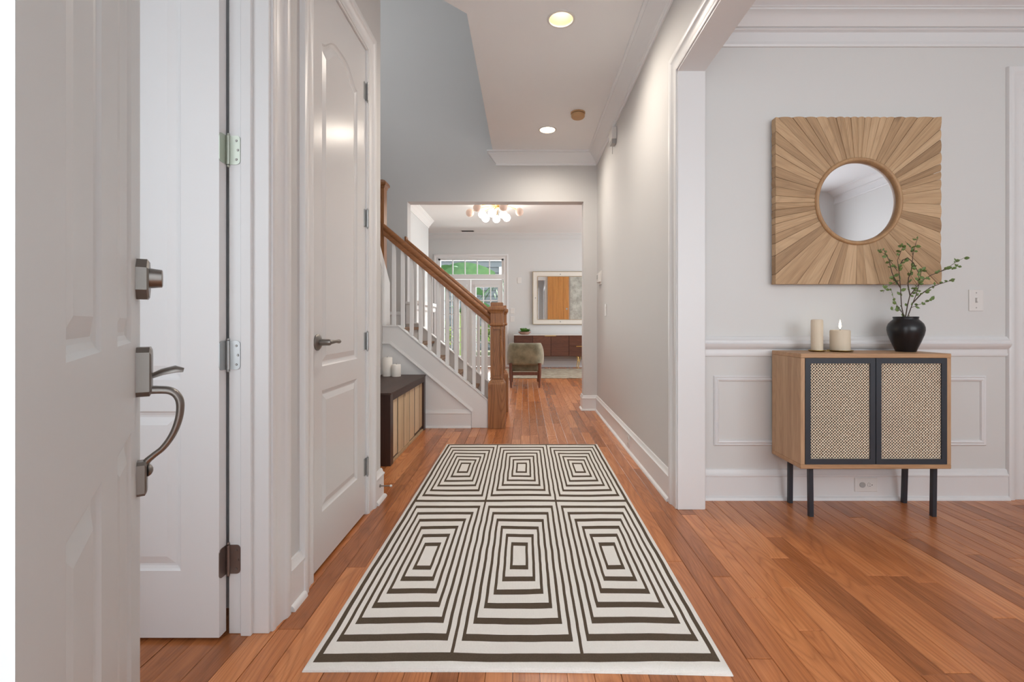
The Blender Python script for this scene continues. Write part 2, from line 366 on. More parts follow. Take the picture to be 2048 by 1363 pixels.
# side room behind inner door, closet, stair recess
m = MB().box(-2.55, -2.42, YF, 1.70, 0, HC).box(-2.42, WLB, 1.66, 1.73, 0, HC)
wall('wall_side_room', m, TRIM, 'white walls of the small side room')
m = MB().box(-1.55, -1.47, 1.73, 2.63, 0, HC).box(-1.55, WLB, 2.63, 2.70, 0, 5.6)
wall('wall_closet', m, HALL, 'closet walls behind the hall')
RXW = -1.345
m = MB().prism([(2.70, 0), (4.70, 0), (4.70, 1.375), (3.20, 2.905), (2.70, 2.905)], 'x', RXW-.10, RXW)
wall('wall_recess', m, HALL, 'greige recess wall under the upper stair flight')
m = MB().box(-2.55, -2.45, 1.73, YE0, 0, 3.5).box(-2.55, -2.45, 1.73, 3.5, 3.5, 5.6).box(-2.55, -2.45, 4.7, YE0, 3.5, 5.6).box(-2.55, -2.45, 3.5, 4.7, 5.0, 5.6)
wall('wall_stairwell', m, HALL, 'tall greige stairwell side wall')
m = MB().box(-.36, -.24, 2.94, YE0, HC+.25, 5.6).box(-2.45, -.24, 2.70, 2.80, HC+.25, 5.6)
wall('wall_upper', m, HALL, 'upper hall wall above the stair opening')
cp = [(-.95, YF-.15), (WRB, YF-.15), (WRB, YE0), (-.36, YE0), (-.36, 2.94), (-.60, 2.70), (-.95, 2.70)]
struct(MB().prism(cp, 'z', HC, HC+.25).build('ceiling', HCEIL), 'greige hall ceiling cut away over the staircase', 'ceiling')
struct(box('ceiling_stairwell', -2.55, -.2, 1.7, YE1, 5.6, 5.7, HCEIL), 'high ceiling over the stairwell', 'ceiling')
struct(box('ceiling_dining', WRB, 4.25, -1.15, YD+.02, DC, DC+.1, HCEIL), 'greige dining room ceiling', 'ceiling')
struct(box('ceiling_side_room', -2.55, WLB, YF-.15, 2.70, HC, HC+.08, LCEIL), 'ceiling of the side room and closet', 'ceiling')
struct(box('ceiling_living', -3.6, 4.3, YE1, YL+.15, LC, LC+.1, LCEIL), 'white living room ceiling', 'ceiling')
FDX0, FDX1, FDZ = -1.93, -.475, 2.40
m = MB().box(-3.6, FDX0, YL, YL+.15, 0, LC).box(FDX0, FDX1, YL, YL+.15, FDZ, LC).box(FDX1, 4.3, YL, YL+.15, 0, LC)
wall('wall_living_far', m, LIVW, 'pale far living room wall with French doors')
wall('wall_living_left', MB().box(-2.0, -1.87, YE1, 9.2, 0, LC), LIVW, 'pale living room wall beside the fireplace')
wall('wall_living_alcove', MB().box(-3.6, -3.45, YE1, YL, 0, LC).box(-3.45, -2.0, 9.07, 9.2, 0, LC), LIVW, 'pale alcove wall beyond the fireplace wall')
m = MB().box(4.15, 4.3, YE1, 6.2, 0, LC).box(4.15, 4.3, 9.8, YL, 0, LC).box(4.15, 4.3, 6.2, 9.8, 0, .6).box(4.15, 4.3, 6.2, 9.8, 2.55, LC)
wall('wall_living_right', m, LIVW, 'living room window wall out of sight')
wall('wall_living_front', MB().box(WRB+.02, 4.3, YE0+.02, YE1, 0, LC).box(-3.6, -2.55, YE0+.02, YE1, 0, LC), LIVW, 'living room wall facing the French doors')
m = MB().box(2.55, 2.62, YD+.13, 5.38, 0, DC+.1).box(4.18, 4.25, YD+.13, 5.38, 0, DC+.1)
wall('wall_kitchen', m, DINW, 'side walls of the room behind the dining doorway')
struct(box('ceiling_kitchen', 2.55, 4.25, YD+.13, 5.38, DC, DC+.1, HCEIL), 'ceiling beyond the dining doorway', 'ceiling')

# ------------------------------------------------------------------ floor: subfloor + oak planks
fl = thing('floor', 'reddish oak strip floor running down the hall', 'floor', kind='structure')
box('subfloor', -3.6, 4.3, -1.15, YL+.12, -.06, -.012, DARKV, fl)
PW = .077
zones = [(-2.42, 4.1, -1.0, YE1), (-3.45, 4.15, YE1, YL+.05)]
planks = []
nrow = int((4.2+3.5)/PW)
for i in range(nrow):
    x0 = -3.5 + i*PW; x1 = x0+PW; xc = (x0+x1)/2
    y = -1.0 + random.uniform(-1.2, 0)
    while y < YL+.05:
        ln = random.choice((.55, .7, .85, 1.0, 1.2, 1.45)) * random.uniform(.9, 1.1)
        a, b_ = max(y, -1.0), min(y+ln, YL+.05); y += ln
        if b_-a < .05: continue
        ym = (a+b_)/2
        if ym < YE1 and not (-2.42 < xc < 4.1): continue
        # share of picture (rough)
        vis = 0
        for t in (.1, .5, .9):
            yy = a+(b_-a)*t
            if yy < .3: continue
            px = 1050+950*xc/yy; py = 643+950/yy
            if -40 < px < 2090 and py < 1400:
                ok = True
                if RX0 < xc < RX1 and RY0 < yy < RY1: ok = False
                if yy < 2.7 and xc < WL+.02 and not (xc > -1.25 and yy < 1.5 and px > 285): ok = False
                if 2.7 < yy < 4.48 and xc < -.95: ok = False
                if 4.48 < yy < YE0 and xc < -.35: ok = False
                if xc > WR and 2.54 < yy: ok = (yy < YD and xc > WRB)
                if yy > YE0 and not (-1.3 < xc < .66*yy/YE0): ok = False
                if ok: vis += (b_-a)*(1/yy)**3/3
        planks.append((vis, x0, x1, a, b_))
planks.sort(reverse=True)
ch = .0016
um = MB().add([(-.5, 0, -.012), (.5, 0, -.012), (.5, 1, -.012), (-.5, 1, -.012), (-.5, 0, -ch), (.5, 0, -ch), (.5, 1, -ch), (-.5, 1, -ch),
               (-.5+.022, .0025, 0), (.5-.022, .0025, 0), (.5-.022, .9975, 0), (-.5+.022, .9975, 0)],
              [(0,1,5,4), (1,2,6,5), (2,3,7,6), (3,0,4,7), (4,5,9,8), (5,6,10,9), (6,7,11,10), (7,4,8,11), (8,9,10,11)])
p0 = um.build('plank', FLOORM, fl)
for k, (vis, x0, x1, a, b_) in enumerate(planks[:298]):
    o = p0 if k == 0 else dup(p0)
    if k: adopt(o, fl)
    o.location = ((x0+x1)/2, a+.0007, 0); o.scale = (x1-x0-.0012, b_-a-.0014, 1)
m = MB(); rv = []
for vis, x0, x1, a, b_ in planks[298:]:
    m.box(x0+.0007, x1-.0007, a+.0007, b_-.0007, -.012, 0); rv += [random.random()]*6
o = m.build('plank_field', FLOORS, fl, recalc=False); o['kind'] = 'stuff'
at = o.data.attributes.new('rnd', 'FLOAT', 'FACE'); at.data.foreach_set('value', rv)

# ------------------------------------------------------------------ mouldings
def quarter(cx, cz, r, n=4): return [(cx+r*math.cos(PI/2*i/n), cz+r*math.sin(PI/2*i/n)) for i in range(n+1)]
BASE = [(0, 0), (.030, 0), (.028, .010), (.022, .018), (.015, .020), (.015, .128), (.019, .132), (.019, .140), (.012, .148), (.010, .158), (.006, .168), (0, .170)]
CAS = [(0, 0), (0, .007), (.006, .010), (.016, .010), (.022, .008), (.058, .012), (.064, .017), (.070, .021), (.090, .022), (.097, .019), (.1, .012), (.1, 0)]
CROWN_H = [(0, -.142), (.010, -.142), (.014, -.132), (.012, -.122), (.022, -.116), (.026, -.104), (.036, -.096), (.050, -.076), (.070, -.050), (.086, -.036), (.092, -.030), (.092, -.022), (.104, -.016), (.110, -.008), (.110, 0), (0, 0)]
CROWN_D = [(0, -.174), (.012, -.174), (.016, -.164), (.010, -.150), (.006, -.139), (.006, -.092), (.018, -.088), (.024, -.080), (.018, -.074), (.030, -.072), (.042, -.056), (.060, -.034), (.080, -.020), (.090, -.015), (.090, -.008), (.098, -.004), (.098, 0), (0, 0)]
RAIL = [(0, -.092), (.010, -.090), (.014, -.080), (.010, -.066), (.010, -.052), (.020, -.046), (.034, -.030), (.038, -.018), (.030, -.012), (.030, 0), (.018, .006), (.012, .014), (.008, .02), (0, .022)]
Z = (0, 0, 1)
tn = [0]
def trim(path, N_, prof, label, mat=TRIM, name=None, cat='trim'):
    tn[0] += 1
    return struct(MB().sweep(path, N_, prof).build(name or 'trim_%d' % tn[0], mat, smooth=True), label, cat)
def base(side, path, label): return trim(path, Z, BASE, label, name='baseboard_'+side, cat='baseboard')
base('right', [(WR, 2.642, 0), (WR, YE0, 0), (.661, YE0, 0), (.661, YE1+.02, 0)], 'white baseboard along the greige hall wall')
base('left', [(WL, 1.735, 0), (WL, 1.637, 0)], 'short white baseboard between two left door casings')
base('corner', [(-.95, 2.70, 0), (WL, 2.70, 0), (WL, 2.578, 0)], 'short white baseboard at the closet wall corner')
base('dining', [(2.716, YD, 0), (WRB, YD, 0)], 'white baseboard under the cane cabinet')
base('dining_side', [(4.1, -1.0, 0), (4.1, YD, 0), (3.75, YD, 0)], 'white baseboard on the dining side wall')
base('living', [(4.15, YL, 0), (FDX1+.1, YL, 0)], 'white baseboard behind the walnut sideboard')
base('living_left', [(-1.87, 9.2, 0), (-1.87, YE1, 0)], 'white baseboard on the fireplace wall')
base('recess', [(RXW, 4.47, 0), (RXW, 2.70, 0)], 'white baseboard behind the dark bench')
trim([(WR, YF, HC), (WR, YE0, HC), (-.315, YE0, HC), (-.315, YE0+.1, HC)], Z, CROWN_H, 'white crown moulding along the hall ceiling and end wall', HCEIL)
trim([(4.1, -1.0, DC), (4.1, YD, DC), (WRB, YD, DC), (WRB, -1.0, DC)], Z, CROWN_D, 'wide stepped crown moulding around the dining room')
trim([(4.15, YL, LC), (-3.45, YL, LC)], Z, CROWN_H, 'crown moulding above the French doors', LIVW)
trim([(-1.87, 9.2, LC), (-1.87, YE1, LC)], Z, CROWN_H, 'crown moulding over the fireplace wall', LCEIL)
trim([(2.716, YD, .896), (WRB, YD, .896)], Z, RAIL, 'white chair rail behind the candles')
FRP = [(0, 0), (0, .006), (.006, .012), (.012, .008), (.020, .014), (.028, .010), (.032, 0)]
fx0, fx1, fz0, fz1 = 1.065, 2.60, .302, .695
mb = MB()
for a, b_ in (((fx0, fz1), (fx1, fz1)), ((fx1, fz1), (fx1, fz0)), ((fx1, fz0), (fx0, fz0)), ((fx0, fz0), (fx0, fz1))):
    dx, dz = b_[0]-a[0], b_[1]-a[1]; L_ = math.hypot(dx, dz); T = Vector((dx/L_, 0, dz/L_)); S = Vector((0, -1, 0)).cross(T)
    A, B = Vector((a[0], YD, a[1])), Vector((b_[0], YD, b_[1])); vv = []
    for aa, bb in FRP: vv.append(A - S*aa + T*aa + Vector((0, -bb, 0)))
    for aa, bb in FRP: vv.append(B - S*aa - T*aa + Vector((0, -bb, 0)))
    n = len(FRP); mb.add(vv, [(i, (i+1) % n, n+(i+1) % n, n+i) for i in range(n)])
tn[0] += 1
struct(mb.build('trim_%d' % tn[0], TRIM), 'white rectangular wainscot frame behind the cabinet', 'trim')
def casing(N_, pts, label, mat=TRIM): return trim(pts, N_, CAS, label, mat, cat='casing')
casing((1, 0, 0), [(WL, .74, 0), (WL, .74, 2.43), (WL, 1.535, 2.43), (WL, 1.535, 0)], 'white casing around the inner white door')
casing((1, 0, 0), [(WL, 1.832, 0), (WL, 1.832, 2.418), (WL, 2.474, 2.418), (WL, 2.474, 0)], 'white casing around the arched panel closet door', TRIM)
casing((-1, 0, 0), [(WR, 2.54, 0), (WR, 2.54, HEAD), (WR, .55, HEAD), (WR, .55, 0)], 'white casing around the opening to the dining room')
casing((1, 0, 0), [(WRB, .55, 0), (WRB, .55, HEAD), (WRB, 2.54, HEAD), (WRB, 2.54, 0)], 'dining side casing of the wide cased opening')
casing((0, -1, 0), [(2.815, YD, 0), (2.815, YD, 2.335), (3.65, YD, 2.335), (3.65, YD, 0)], 'white door casing right of the dining wall switch')
casing((0, -1, 0), [(FDX0, YL, 0), (FDX0, YL, FDZ), (FDX1, YL, FDZ), (FDX1, YL, 0)], 'white casing around the French doors')
def jamb(name, mb, label): tn[0] += 1; return struct(mb.build('trim_%d' % tn[0], TRIM, bevel=.002), label, 'jamb')
jamb('', MB().box(WR-.002, WRB+.002, 2.528, 2.54, 0, HEAD).box(WR-.002, WRB+.002, .55, 2.54, HEAD-.012, HEAD).box(WR-.002, WRB+.002, .55, .562, 0, HEAD), 'flat white jamb lining of the dining opening')
jamb('', MB().box(WLB, WL+.001, 1.523, 1.537, 0, 2.43).box(WLB, WL+.001, .74, 1.537, 2.418, 2.432).box(WLB, WL+.001, .738, .752, 0, 2.43).box(-.905, -.872, 1.510, 1.524, 0, 2.42), 'white jamb with stop strip beside the inner door hinges')
jamb('', MB().box(WLB, WL+.004, 1.828, 1.840, 0, 2.42).box(WLB, WL+.004, 2.466, 2.478, 0, 2.42).box(WLB, WL+.004, 1.828, 2.478, 2.408, 2.42), 'white closet door jamb')
jamb('', MB().box(2.803, 2.817, YD-.004, YD+.134, 0, 2.335).box(2.803, 3.65, YD-.004, YD+.134, 2.325, 2.337), 'white doorway jamb at the end of the dining wall')
jamb('', MB().box(-.45, -.352, .02, .272, 0, 2.5).box(-.42, .62, .02, .20, 2.44, 2.5).box(.56, .62, .02, .21, 0, 2.5), 'bright white entry door frame')

# ------------------------------------------------------------------ doors with raised panels
RINGS = [(0, 0), (.006, .005), (.014, .008), (.020, .0085), (.044, .002)]
def arch_pts(u0, u1, z1, arch, n=20):
    out = []
    for i in range(n+1):
        t = i/n; s_ = math.sin(PI*t); s_ = s_*s_*(3-2*s_) if arch else 0
        out.append((u0+(u1-u0)*t, z1+arch*s_))
    return out
def door(root, W, H, T, panels, P, mat, slab_name='slab'):
    us = sorted({0, W} | {p[0] for p in panels} | {p[1] for p in panels}); zs = sorted({0, H} | {p[2] for p in panels} | {p[3]+p[4] for p in panels})
    m = MB()
    for side in (0, 1):
        wf = (lambda d: d) if side == 0 else (lambda d: T-d)
        for i in range(len(us)-1):
            for j in range(len(zs)-1):
                uc, zc = (us[i]+us[i+1])/2, (zs[j]+zs[j+1])/2
                if any(p[0] < uc < p[1] and p[2] < zc < p[3]+p[4] for p in panels): continue
                m.add([P(us[i], wf(0), zs[j]), P(us[i+1], wf(0), zs[j]), P(us[i+1], wf(0), zs[j+1]), P(us[i], wf(0), zs[j+1])], [(0,1,2,3)])
        for u0, u1, z0, z1, ar in panels:
            if ar:
                pt = arch_pts(u0, u1, z1, ar)
                for a, b_ in zip(pt[:-1], pt[1:]):
                    m.add([P(a[0], wf(0), a[1]), P(b_[0], wf(0), b_[1]), P(b_[0], wf(0), z1+ar+1e-5), P(a[0], wf(0), z1+ar+1e-5)], [(0,1,2,3)])
    for a, b_ in (((0,0),(W,0)), ((W,0),(W,H)), ((W,H),(0,H)), ((0,H),(0,0))):
        m.add([P(a[0], 0, a[1]), P(b_[0], 0, b_[1]), P(b_[0], T, b_[1]), P(a[0], T, a[1])], [(0,1,2,3)])
    m.build(slab_name, mat, root, recalc=False)
    for side in (0, 1):
        wf = (lambda d: d) if side == 0 else (lambda d: T-d)
        for u0, u1, z0, z1, ar in panels:
            m = MB(); rings = []
            for ins, dep in RINGS:
                o_ = [(u0+ins, z0+ins), (u1-ins, z0+ins)] + [(q[0], q[1]-ins) for q in arch_pts(u0+ins, u1-ins, z1, ar)][::-1]
                rings.append([P(q[0], wf(dep), q[1]) for q in o_])
            n = len(rings[0]); vv = [q for r in rings for q in r]
            ff = [(r*n+k, r*n+(k+1) % n, (r+1)*n+(k+1) % n, (r+1)*n+k) for r in range(len(rings)-1) for k in range(n)]
            ff.append(tuple((len(rings)-1)*n+k for k in range(n)))
            m.add(vv, ff).build('panel', mat, root, recalc=False)
def hinge_on(root, mb_leafs, mats, name='hinge'): pass

# closet door (in the left hall wall)
d3 = thing('door_3', 'tall white closet door with arched upper panel and lever handle', 'door', (WL, 2.155, 0), kind='structure')
XD = -.828
door(d3, .624, 2.394, .036, [(.097, .505, .212, .708, 0), (.097, .505, .806, 2.125, .075)], lambda u, w_, z: (XD-w_, 1.841+u, .012+z), CLOSETW)
for zc in (2.19, 1.535, .90, .25):
    m = MB().tube([(XD+.010, 2.468, zc-.045), (XD+.010, 2.468, zc+.045)], .0065, 10).sphere((XD+.010, 2.468, zc+.049), .005, 8, 6).sphere((XD+.010, 2.468, zc-.049), .005, 8, 6)
    h = m.build('hinge', HINGE_N, d3, smooth=True)
    box('hinge_leaf', XD-.001, XD+.003, 2.440, 2.470, zc-.044, zc+.044, HINGE_N, h)
hz, hy = .918, 1.893
ros = MB().lathe([(.033, 0), (.033, .004), (.028, .009), (.020, .012), (.014, .014), (.013, .032)], (XD, hy, hz), 24, 'x').build('door_handle', PEWTER, d3, smooth=True); ros['label'] = 'pewter lever handle with round rose'
MB().tube([(XD+.030, hy, hz), (XD+.050, hy, hz), (XD+.056, hy, hz)], [.013, .013, .009], 12).build('handle_neck', PEWTER, ros, smooth=True)
MB().tube([(XD+.050, hy-.004, hz), (XD+.056, hy+.010, hz+.001), (XD+.060, hy+.040, hz+.002), (XD+.061, hy+.066, hz+.001), (XD+.061, hy+.084, hz)], [.009, .008, .006, .009, .003], 10).build('lever', PEWTER, ros, smooth=True)

# inner door, swung open into the side room, parallel to the picture
d2 = thing('door_2', 'white two panel door standing open behind the entry door', 'door', (-.957, 1.5, 0), kind='structure')
door(d2, .70, 2.394, .035, [(.120, .58, .209, .708, 0), (.120, .58, .806, 2.125, .075)], lambda u, w_, z: (-.957-u, 1.486+w_, .012+z), DOORW)
for zc, mt in ((1.549, HINGE_G), (.893, HINGE_N), (.240, HINGE_B)):
    m = MB().tube([(-.950, 1.521, zc-.046), (-.950, 1.521, zc+.046)], .0062, 10).sphere((-.950, 1.521, zc+.05), .005, 8, 6).sphere((-.950, 1.521, zc-.05), .005, 8, 6)
    h = m.build('hinge', mt, d2, smooth=True)
    def leaf(mx):   # rounded-corner leaf in local (a, b), a from the knuckle outwards
        n = 5; w_, hh, r = .034, .046, .012; pts = [(0, -hh), ]
        pts += [(w_-r+r*math.cos(-PI/2+PI/2*i/n), -hh+r+r*math.sin(-PI/2+PI/2*i/n)) for i in range(n+1)]
        pts += [(w_-r+r*math.cos(PI/2*i/n), hh-r+r*math.sin(PI/2*i/n)) for i in range(n+1)] + [(0, hh)]
        return pts
    MB().prism([(-.946+a, zc+b_) for a, b_ in leaf(1)], 'y', 1.5205, 1.5235).build('hinge_leaf', mt, h)
    MB().prism([(1.519-a, zc+b_) for a, b_ in leaf(1)], 'x', -.9575, -.9548).build('hinge_leaf', mt, h)
    for a, b_ in ((.022, .030), (.027, 0), (.022, -.030)):
        MB().lathe([(.0042, 0), (.0035, -.0015), (.0008, -.0015)], (-.946+a, 1.5205, zc+b_), 10, 'y').build('screw', PEWTER, h)

# entry door, exterior side towards us
d1 = thing('door_1', 'grey white panelled entry door swung open with pewter handleset', 'door', (-.341, .318, 0), kind='structure')
DL = Vector((-.8105, 1.0, 0)); DD = Vector((.688, -1, 0)).normalized(); DN = Vector((.824, .567, 0)).normalized(); DW = .828
def PD(u, w_, z): return tuple(DL + DD*u - DN*w_ + Vector((0, 0, z)))
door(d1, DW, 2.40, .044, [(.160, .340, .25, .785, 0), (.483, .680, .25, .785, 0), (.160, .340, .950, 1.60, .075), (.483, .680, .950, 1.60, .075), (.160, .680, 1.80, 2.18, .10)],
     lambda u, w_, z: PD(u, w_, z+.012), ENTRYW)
def PH(u, out, z): return tuple(DL + DD*u + DN*out + Vector((0, 0, z)))
def octo(u, z, ru, rz, c): return [(u-ru, z-rz+c), (u-ru+c, z-rz), (u+ru-c, z-rz), (u+ru, z-rz+c), (u+ru, z+rz-c), (u+ru-c, z+rz), (u-ru+c, z+rz), (u-ru, z+rz-c)]
def plate(poly, o0, o1, shrink=.92, uc=0, zc=0):
    n = len(poly); v = [PH(a, o0, b_) for a, b_ in poly] + [PH(uc+(a-uc)*1, o1-.003, b_) for a, b_ in poly] + [PH(uc+(a-uc)*shrink, o1, zc+(b_-zc)*(shrink+.03)) for a, b_ in poly]
    f = [tuple(range(n))] + [(r*n+i, r*n+(i+1) % n, (r+1)*n+(i+1) % n, (r+1)*n+i) for r in range(2) for i in range(n)] + [tuple(range(2*n, 3*n))]
    return MB().add(v, f)
HU = .058
bolt = plate(octo(HU, 1.085, .032, .040, .018), 0, .020, .86, HU, 1.085).build('deadbolt', PEWTER, d1)
m = MB(); n = 20; prof = [(.020, .018), (.020, .024), (.018, .040), (.016, .041)]
vv = [PH(HU+r*math.cos(2*PI*k/n), o_, 1.088+r*math.sin(2*PI*k/n)) for r, o_ in prof for k in range(n)]
m.add(vv, [(i*n+k, i*n+(k+1) % n, (i+1)*n+(k+1) % n, (i+1)*n+k) for i in range(3) for k in range(n)] + [tuple(range(3*n, 4*n))]).build('deadbolt_cylinder', PEWTER, bolt, smooth=True)
hs = plate(octo(HU, .900, .028, .049, .010), 0, .024, .84, HU, .900).build('handleset', PEWTER, d1)
hs['label'] = 'pewter handleset with thumb latch and curved grip'
g = [(.018, .862), (.034, .861), (.052, .858), (.064, .848), (.070, .830), (.068, .800), (.058, .768), (.042, .742), (.026, .728), (.014, .716), (.010, .700)]
MB().tube(*smooth_path([PH(HU, a, z) for a, z in g], [.010, .0092, .0088, .0088, .0088, .0082, .0076, .007, .007, .008, .009]), 14, .75).build('grip', PEWTER, hs, smooth=True)
MB().tube([PH(HU, .015, .886), PH(HU, .040, .897), PH(HU, .062, .902), PH(HU, .076, .899)], [.006, .009, .010, .006], 10, .5).build('thumb_latch', PEWTER, hs, smooth=True)
plate(octo(HU, .686, .017, .034, .006), 0, .016, .8, HU, .686).build('grip_foot', PEWTER, hs)
b2 = MB(); nn = 14
for i in range(8):
    a = PI*i/7
    for k in range(nn): b2.v.append(PH(HU+.013*math.sin(a)*math.cos(2*PI*k/nn), .015+.011*math.sin(a)*(1+math.sin(2*PI*k/nn))*.5, .700-.013*math.cos(a)))
b2.f = [(i*nn+k, i*nn+(k+1) % nn, (i+1)*nn+(k+1) % nn, (i+1)*nn+k) for i in range(7) for k in range(nn)]
b2.build('grip_knuckle', PEWTER, hs, smooth=True)

# door stop on the corner baseboard
ds = thing('door_stop', 'thin metal door stop with white tip on the corner baseboard', 'door stop', (-.805, 2.64, .088))
MB().lathe([(.009, 0), (.009, .004), (.004, .006)], (-.807, 2.64, .088), 12, 'x').build('base', PEWTER, ds)
MB().tube([(-.803, 2.64, .088), (-.748, 2.64, .089)], .0035, 8).build('rod', PEWTER, ds)
MB().lathe([(.006, 0), (.0065, .006), (.005, .011)], (-.750, 2.64, .089), 12, 'x').build('tip', PLAST, ds)

# ------------------------------------------------------------------ staircase
st = thing('staircase', 'white balustered staircase with oak handrail and newel posts', 'staircase', (-.27, 4.9, 0))
X0s, X1s, Zb, Zt = -.352, -1.193, .243, .943
SL = (Zt-Zb)/(X0s-X1s)
MB().prism([(X0s, 0), (X0s, Zb), (X1s, Zt), (RXW, Zt), (RXW, 0)], 'y', 4.492, 4.545).build('stringer_wall', TRIM, st)
MB().prism([(X0s+.004, 0), (X0s+.004, Zb+.012), (X1s, Zt+.012), (RXW+.001, Zt+.012), (RXW+.001, Zt-.155), (-1.275, Zt-.155), (-.505, .150), (-.505, 0)], 'y', 4.480, 4.493).build('skirt_board', TRIM, st, bevel=.002)
MB().sweep([(-.505, 4.481, .150), (-1.275, 4.481, Zt-.155), (RXW+.001, 4.481, Zt-.155)], (0, -1, 0), [(-.030, -.004), (-.030, .004), (-.018, .006), (-.014, .011), (-.004, .012), (0, .006), (0, -.004)]).build('skirt_moulding', TRIM, st)
MB().sweep([(-.507, 4.492, 0), (RXW+.02, 4.492, 0)], Z, BASE).build('stair_baseboard', TRIM, st, smooth=True)
# cap along the skirt
MB().prism([(X0s+.004, Zb+.010), (X1s, Zt+.010), (RXW+.001, Zt+.010), (RXW+.001, Zt+.024), (X1s-.004, Zt+.024), (X0s+.004, Zb+.024)], 'y', 4.470, 4.560).build('skirt_cap', TRIM, st, bevel=.003)
# far stringer
MB().prism([(X0s, 0), (X0s, Zb+.03), (X1s, Zt+.03), (-1.33, Zt+.03), (-1.33, 0)], 'y', 5.305, 5.375).build('far_stringer_wall', HALL, st)
MB().prism([(X0s, Zb+.03), (X1s, Zt+.03), (-1.33, Zt+.03), (-1.33, Zt+.048), (X1s-.004, Zt+.048), (X0s, Zb+.048)], 'y', 5.295, 5.385).build('skirt_cap', TRIM, st, bevel=.003)
nst = 6; rise = Zt/nst; run = (X0s-X1s)/(nst-1)
for k in range(nst):
    xk = X0s - .01 - run*k
    box('riser', xk-.018, xk, 4.545, 5.305, rise*k, rise*(k+1)-.025, TRIM, st)
    if k < nst-1: box('tread', xk-run-.02, xk+.025, 4.545, 5.305, rise*(k+1)-.026, rise*(k+1), OAKT, st, .006, 2)
box('landing', -2.45, X0s-.01-run*(nst-1)+.025, 4.545, YE0, Zt-.03, Zt, OAKT, st)
box('landing_wall', -2.45, RXW, 4.70, 4.72, 0, Zt-.03, HALL, st)
for k in range(6):
    yk = 4.70-.24*k
    box('riser', -2.45, RXW-.10, yk-.02, yk, Zt+.18*k, Zt+.18*(k+1)-.03, TRIM, st)
    box('tread', -2.45, RXW-.10, yk-.26, yk+.02, Zt+.18*(k+1)-.03, Zt+.18*(k+1), OAKT, st)
# upper flight skirt with moulding on the recess wall
MB().prism([(4.705, Zt+.024), (4.705, 1.385), (3.18, 2.94), (3.05, 2.94), (4.45, 1.50), (4.47, Zt+.024)], 'x', RXW-.012, RXW+.008).build('upper_skirt', TRIM, st, bevel=.002)
MB().sweep([(-1.33, YE0, Zt), (-2.45, YE0, Zt)], Z, BASE).build('landing_baseboard', TRIM, st, smooth=True)
# balusters
bz = lambda x: Zb + SL*(X0s-x) if x > X1s else Zt
rz = lambda x: 1.0715 + .842*(-.319-x)          # top of handrail
BX = [-.400-.0850*k for k in range(11)]
for x in BX:
    z0 = min(bz(x), Zt)+.02
    MB().box(x-.0165, x+.0165, 4.5135, 4.5465, z0, rz(x)-.07).build('baluster', TRIM, st, bevel=.002)
for k in range(10):
    x = -.435-.0885*k
    MB().box(x-.0165, x+.0165, 5.3235, 5.3565, min(bz(x), Zt)+.044, rz(x)-.05).build('baluster', TRIM, st, bevel=.002)
# handrails
RP = [(-.030, -.098), (.030, -.098), (.030, -.070), (.022, -.055), (.031, -.040), (.033, -.022), (.026, -.008), (.012, 0), (-.012, 0), (-.026, -.008), (-.033, -.022), (-.031, -.040), (-.022, -.055), (-.030, -.070)]
def rail(x0, x1, y, dz=0, name='handrail'):
    a, b_ = Vector((x0, y, rz(x0)+dz)), Vector((x1, y, rz(x1)+dz)); v = []
    for p in (a, b_): v += [(p.x, p.y+q[0], p.z+q[1]*1.18) for q in RP]
    n = len(RP)
    return MB().add(v, [tuple(range(n))[::-1], tuple(range(n, 2*n))] + [(i, (i+1) % n, n+(i+1) % n, n+i) for i in range(n)]).build(name, OAKX, st, smooth=True)
rail(-.325, -1.345, 4.53); rail(-.325, -1.33, 5.34, .01)
box('rail_end_block', -1.345, -1.325, 5.30, 5.385, rz(-1.33)-.12, rz(-1.33)+.03, OAKX, st, .004)
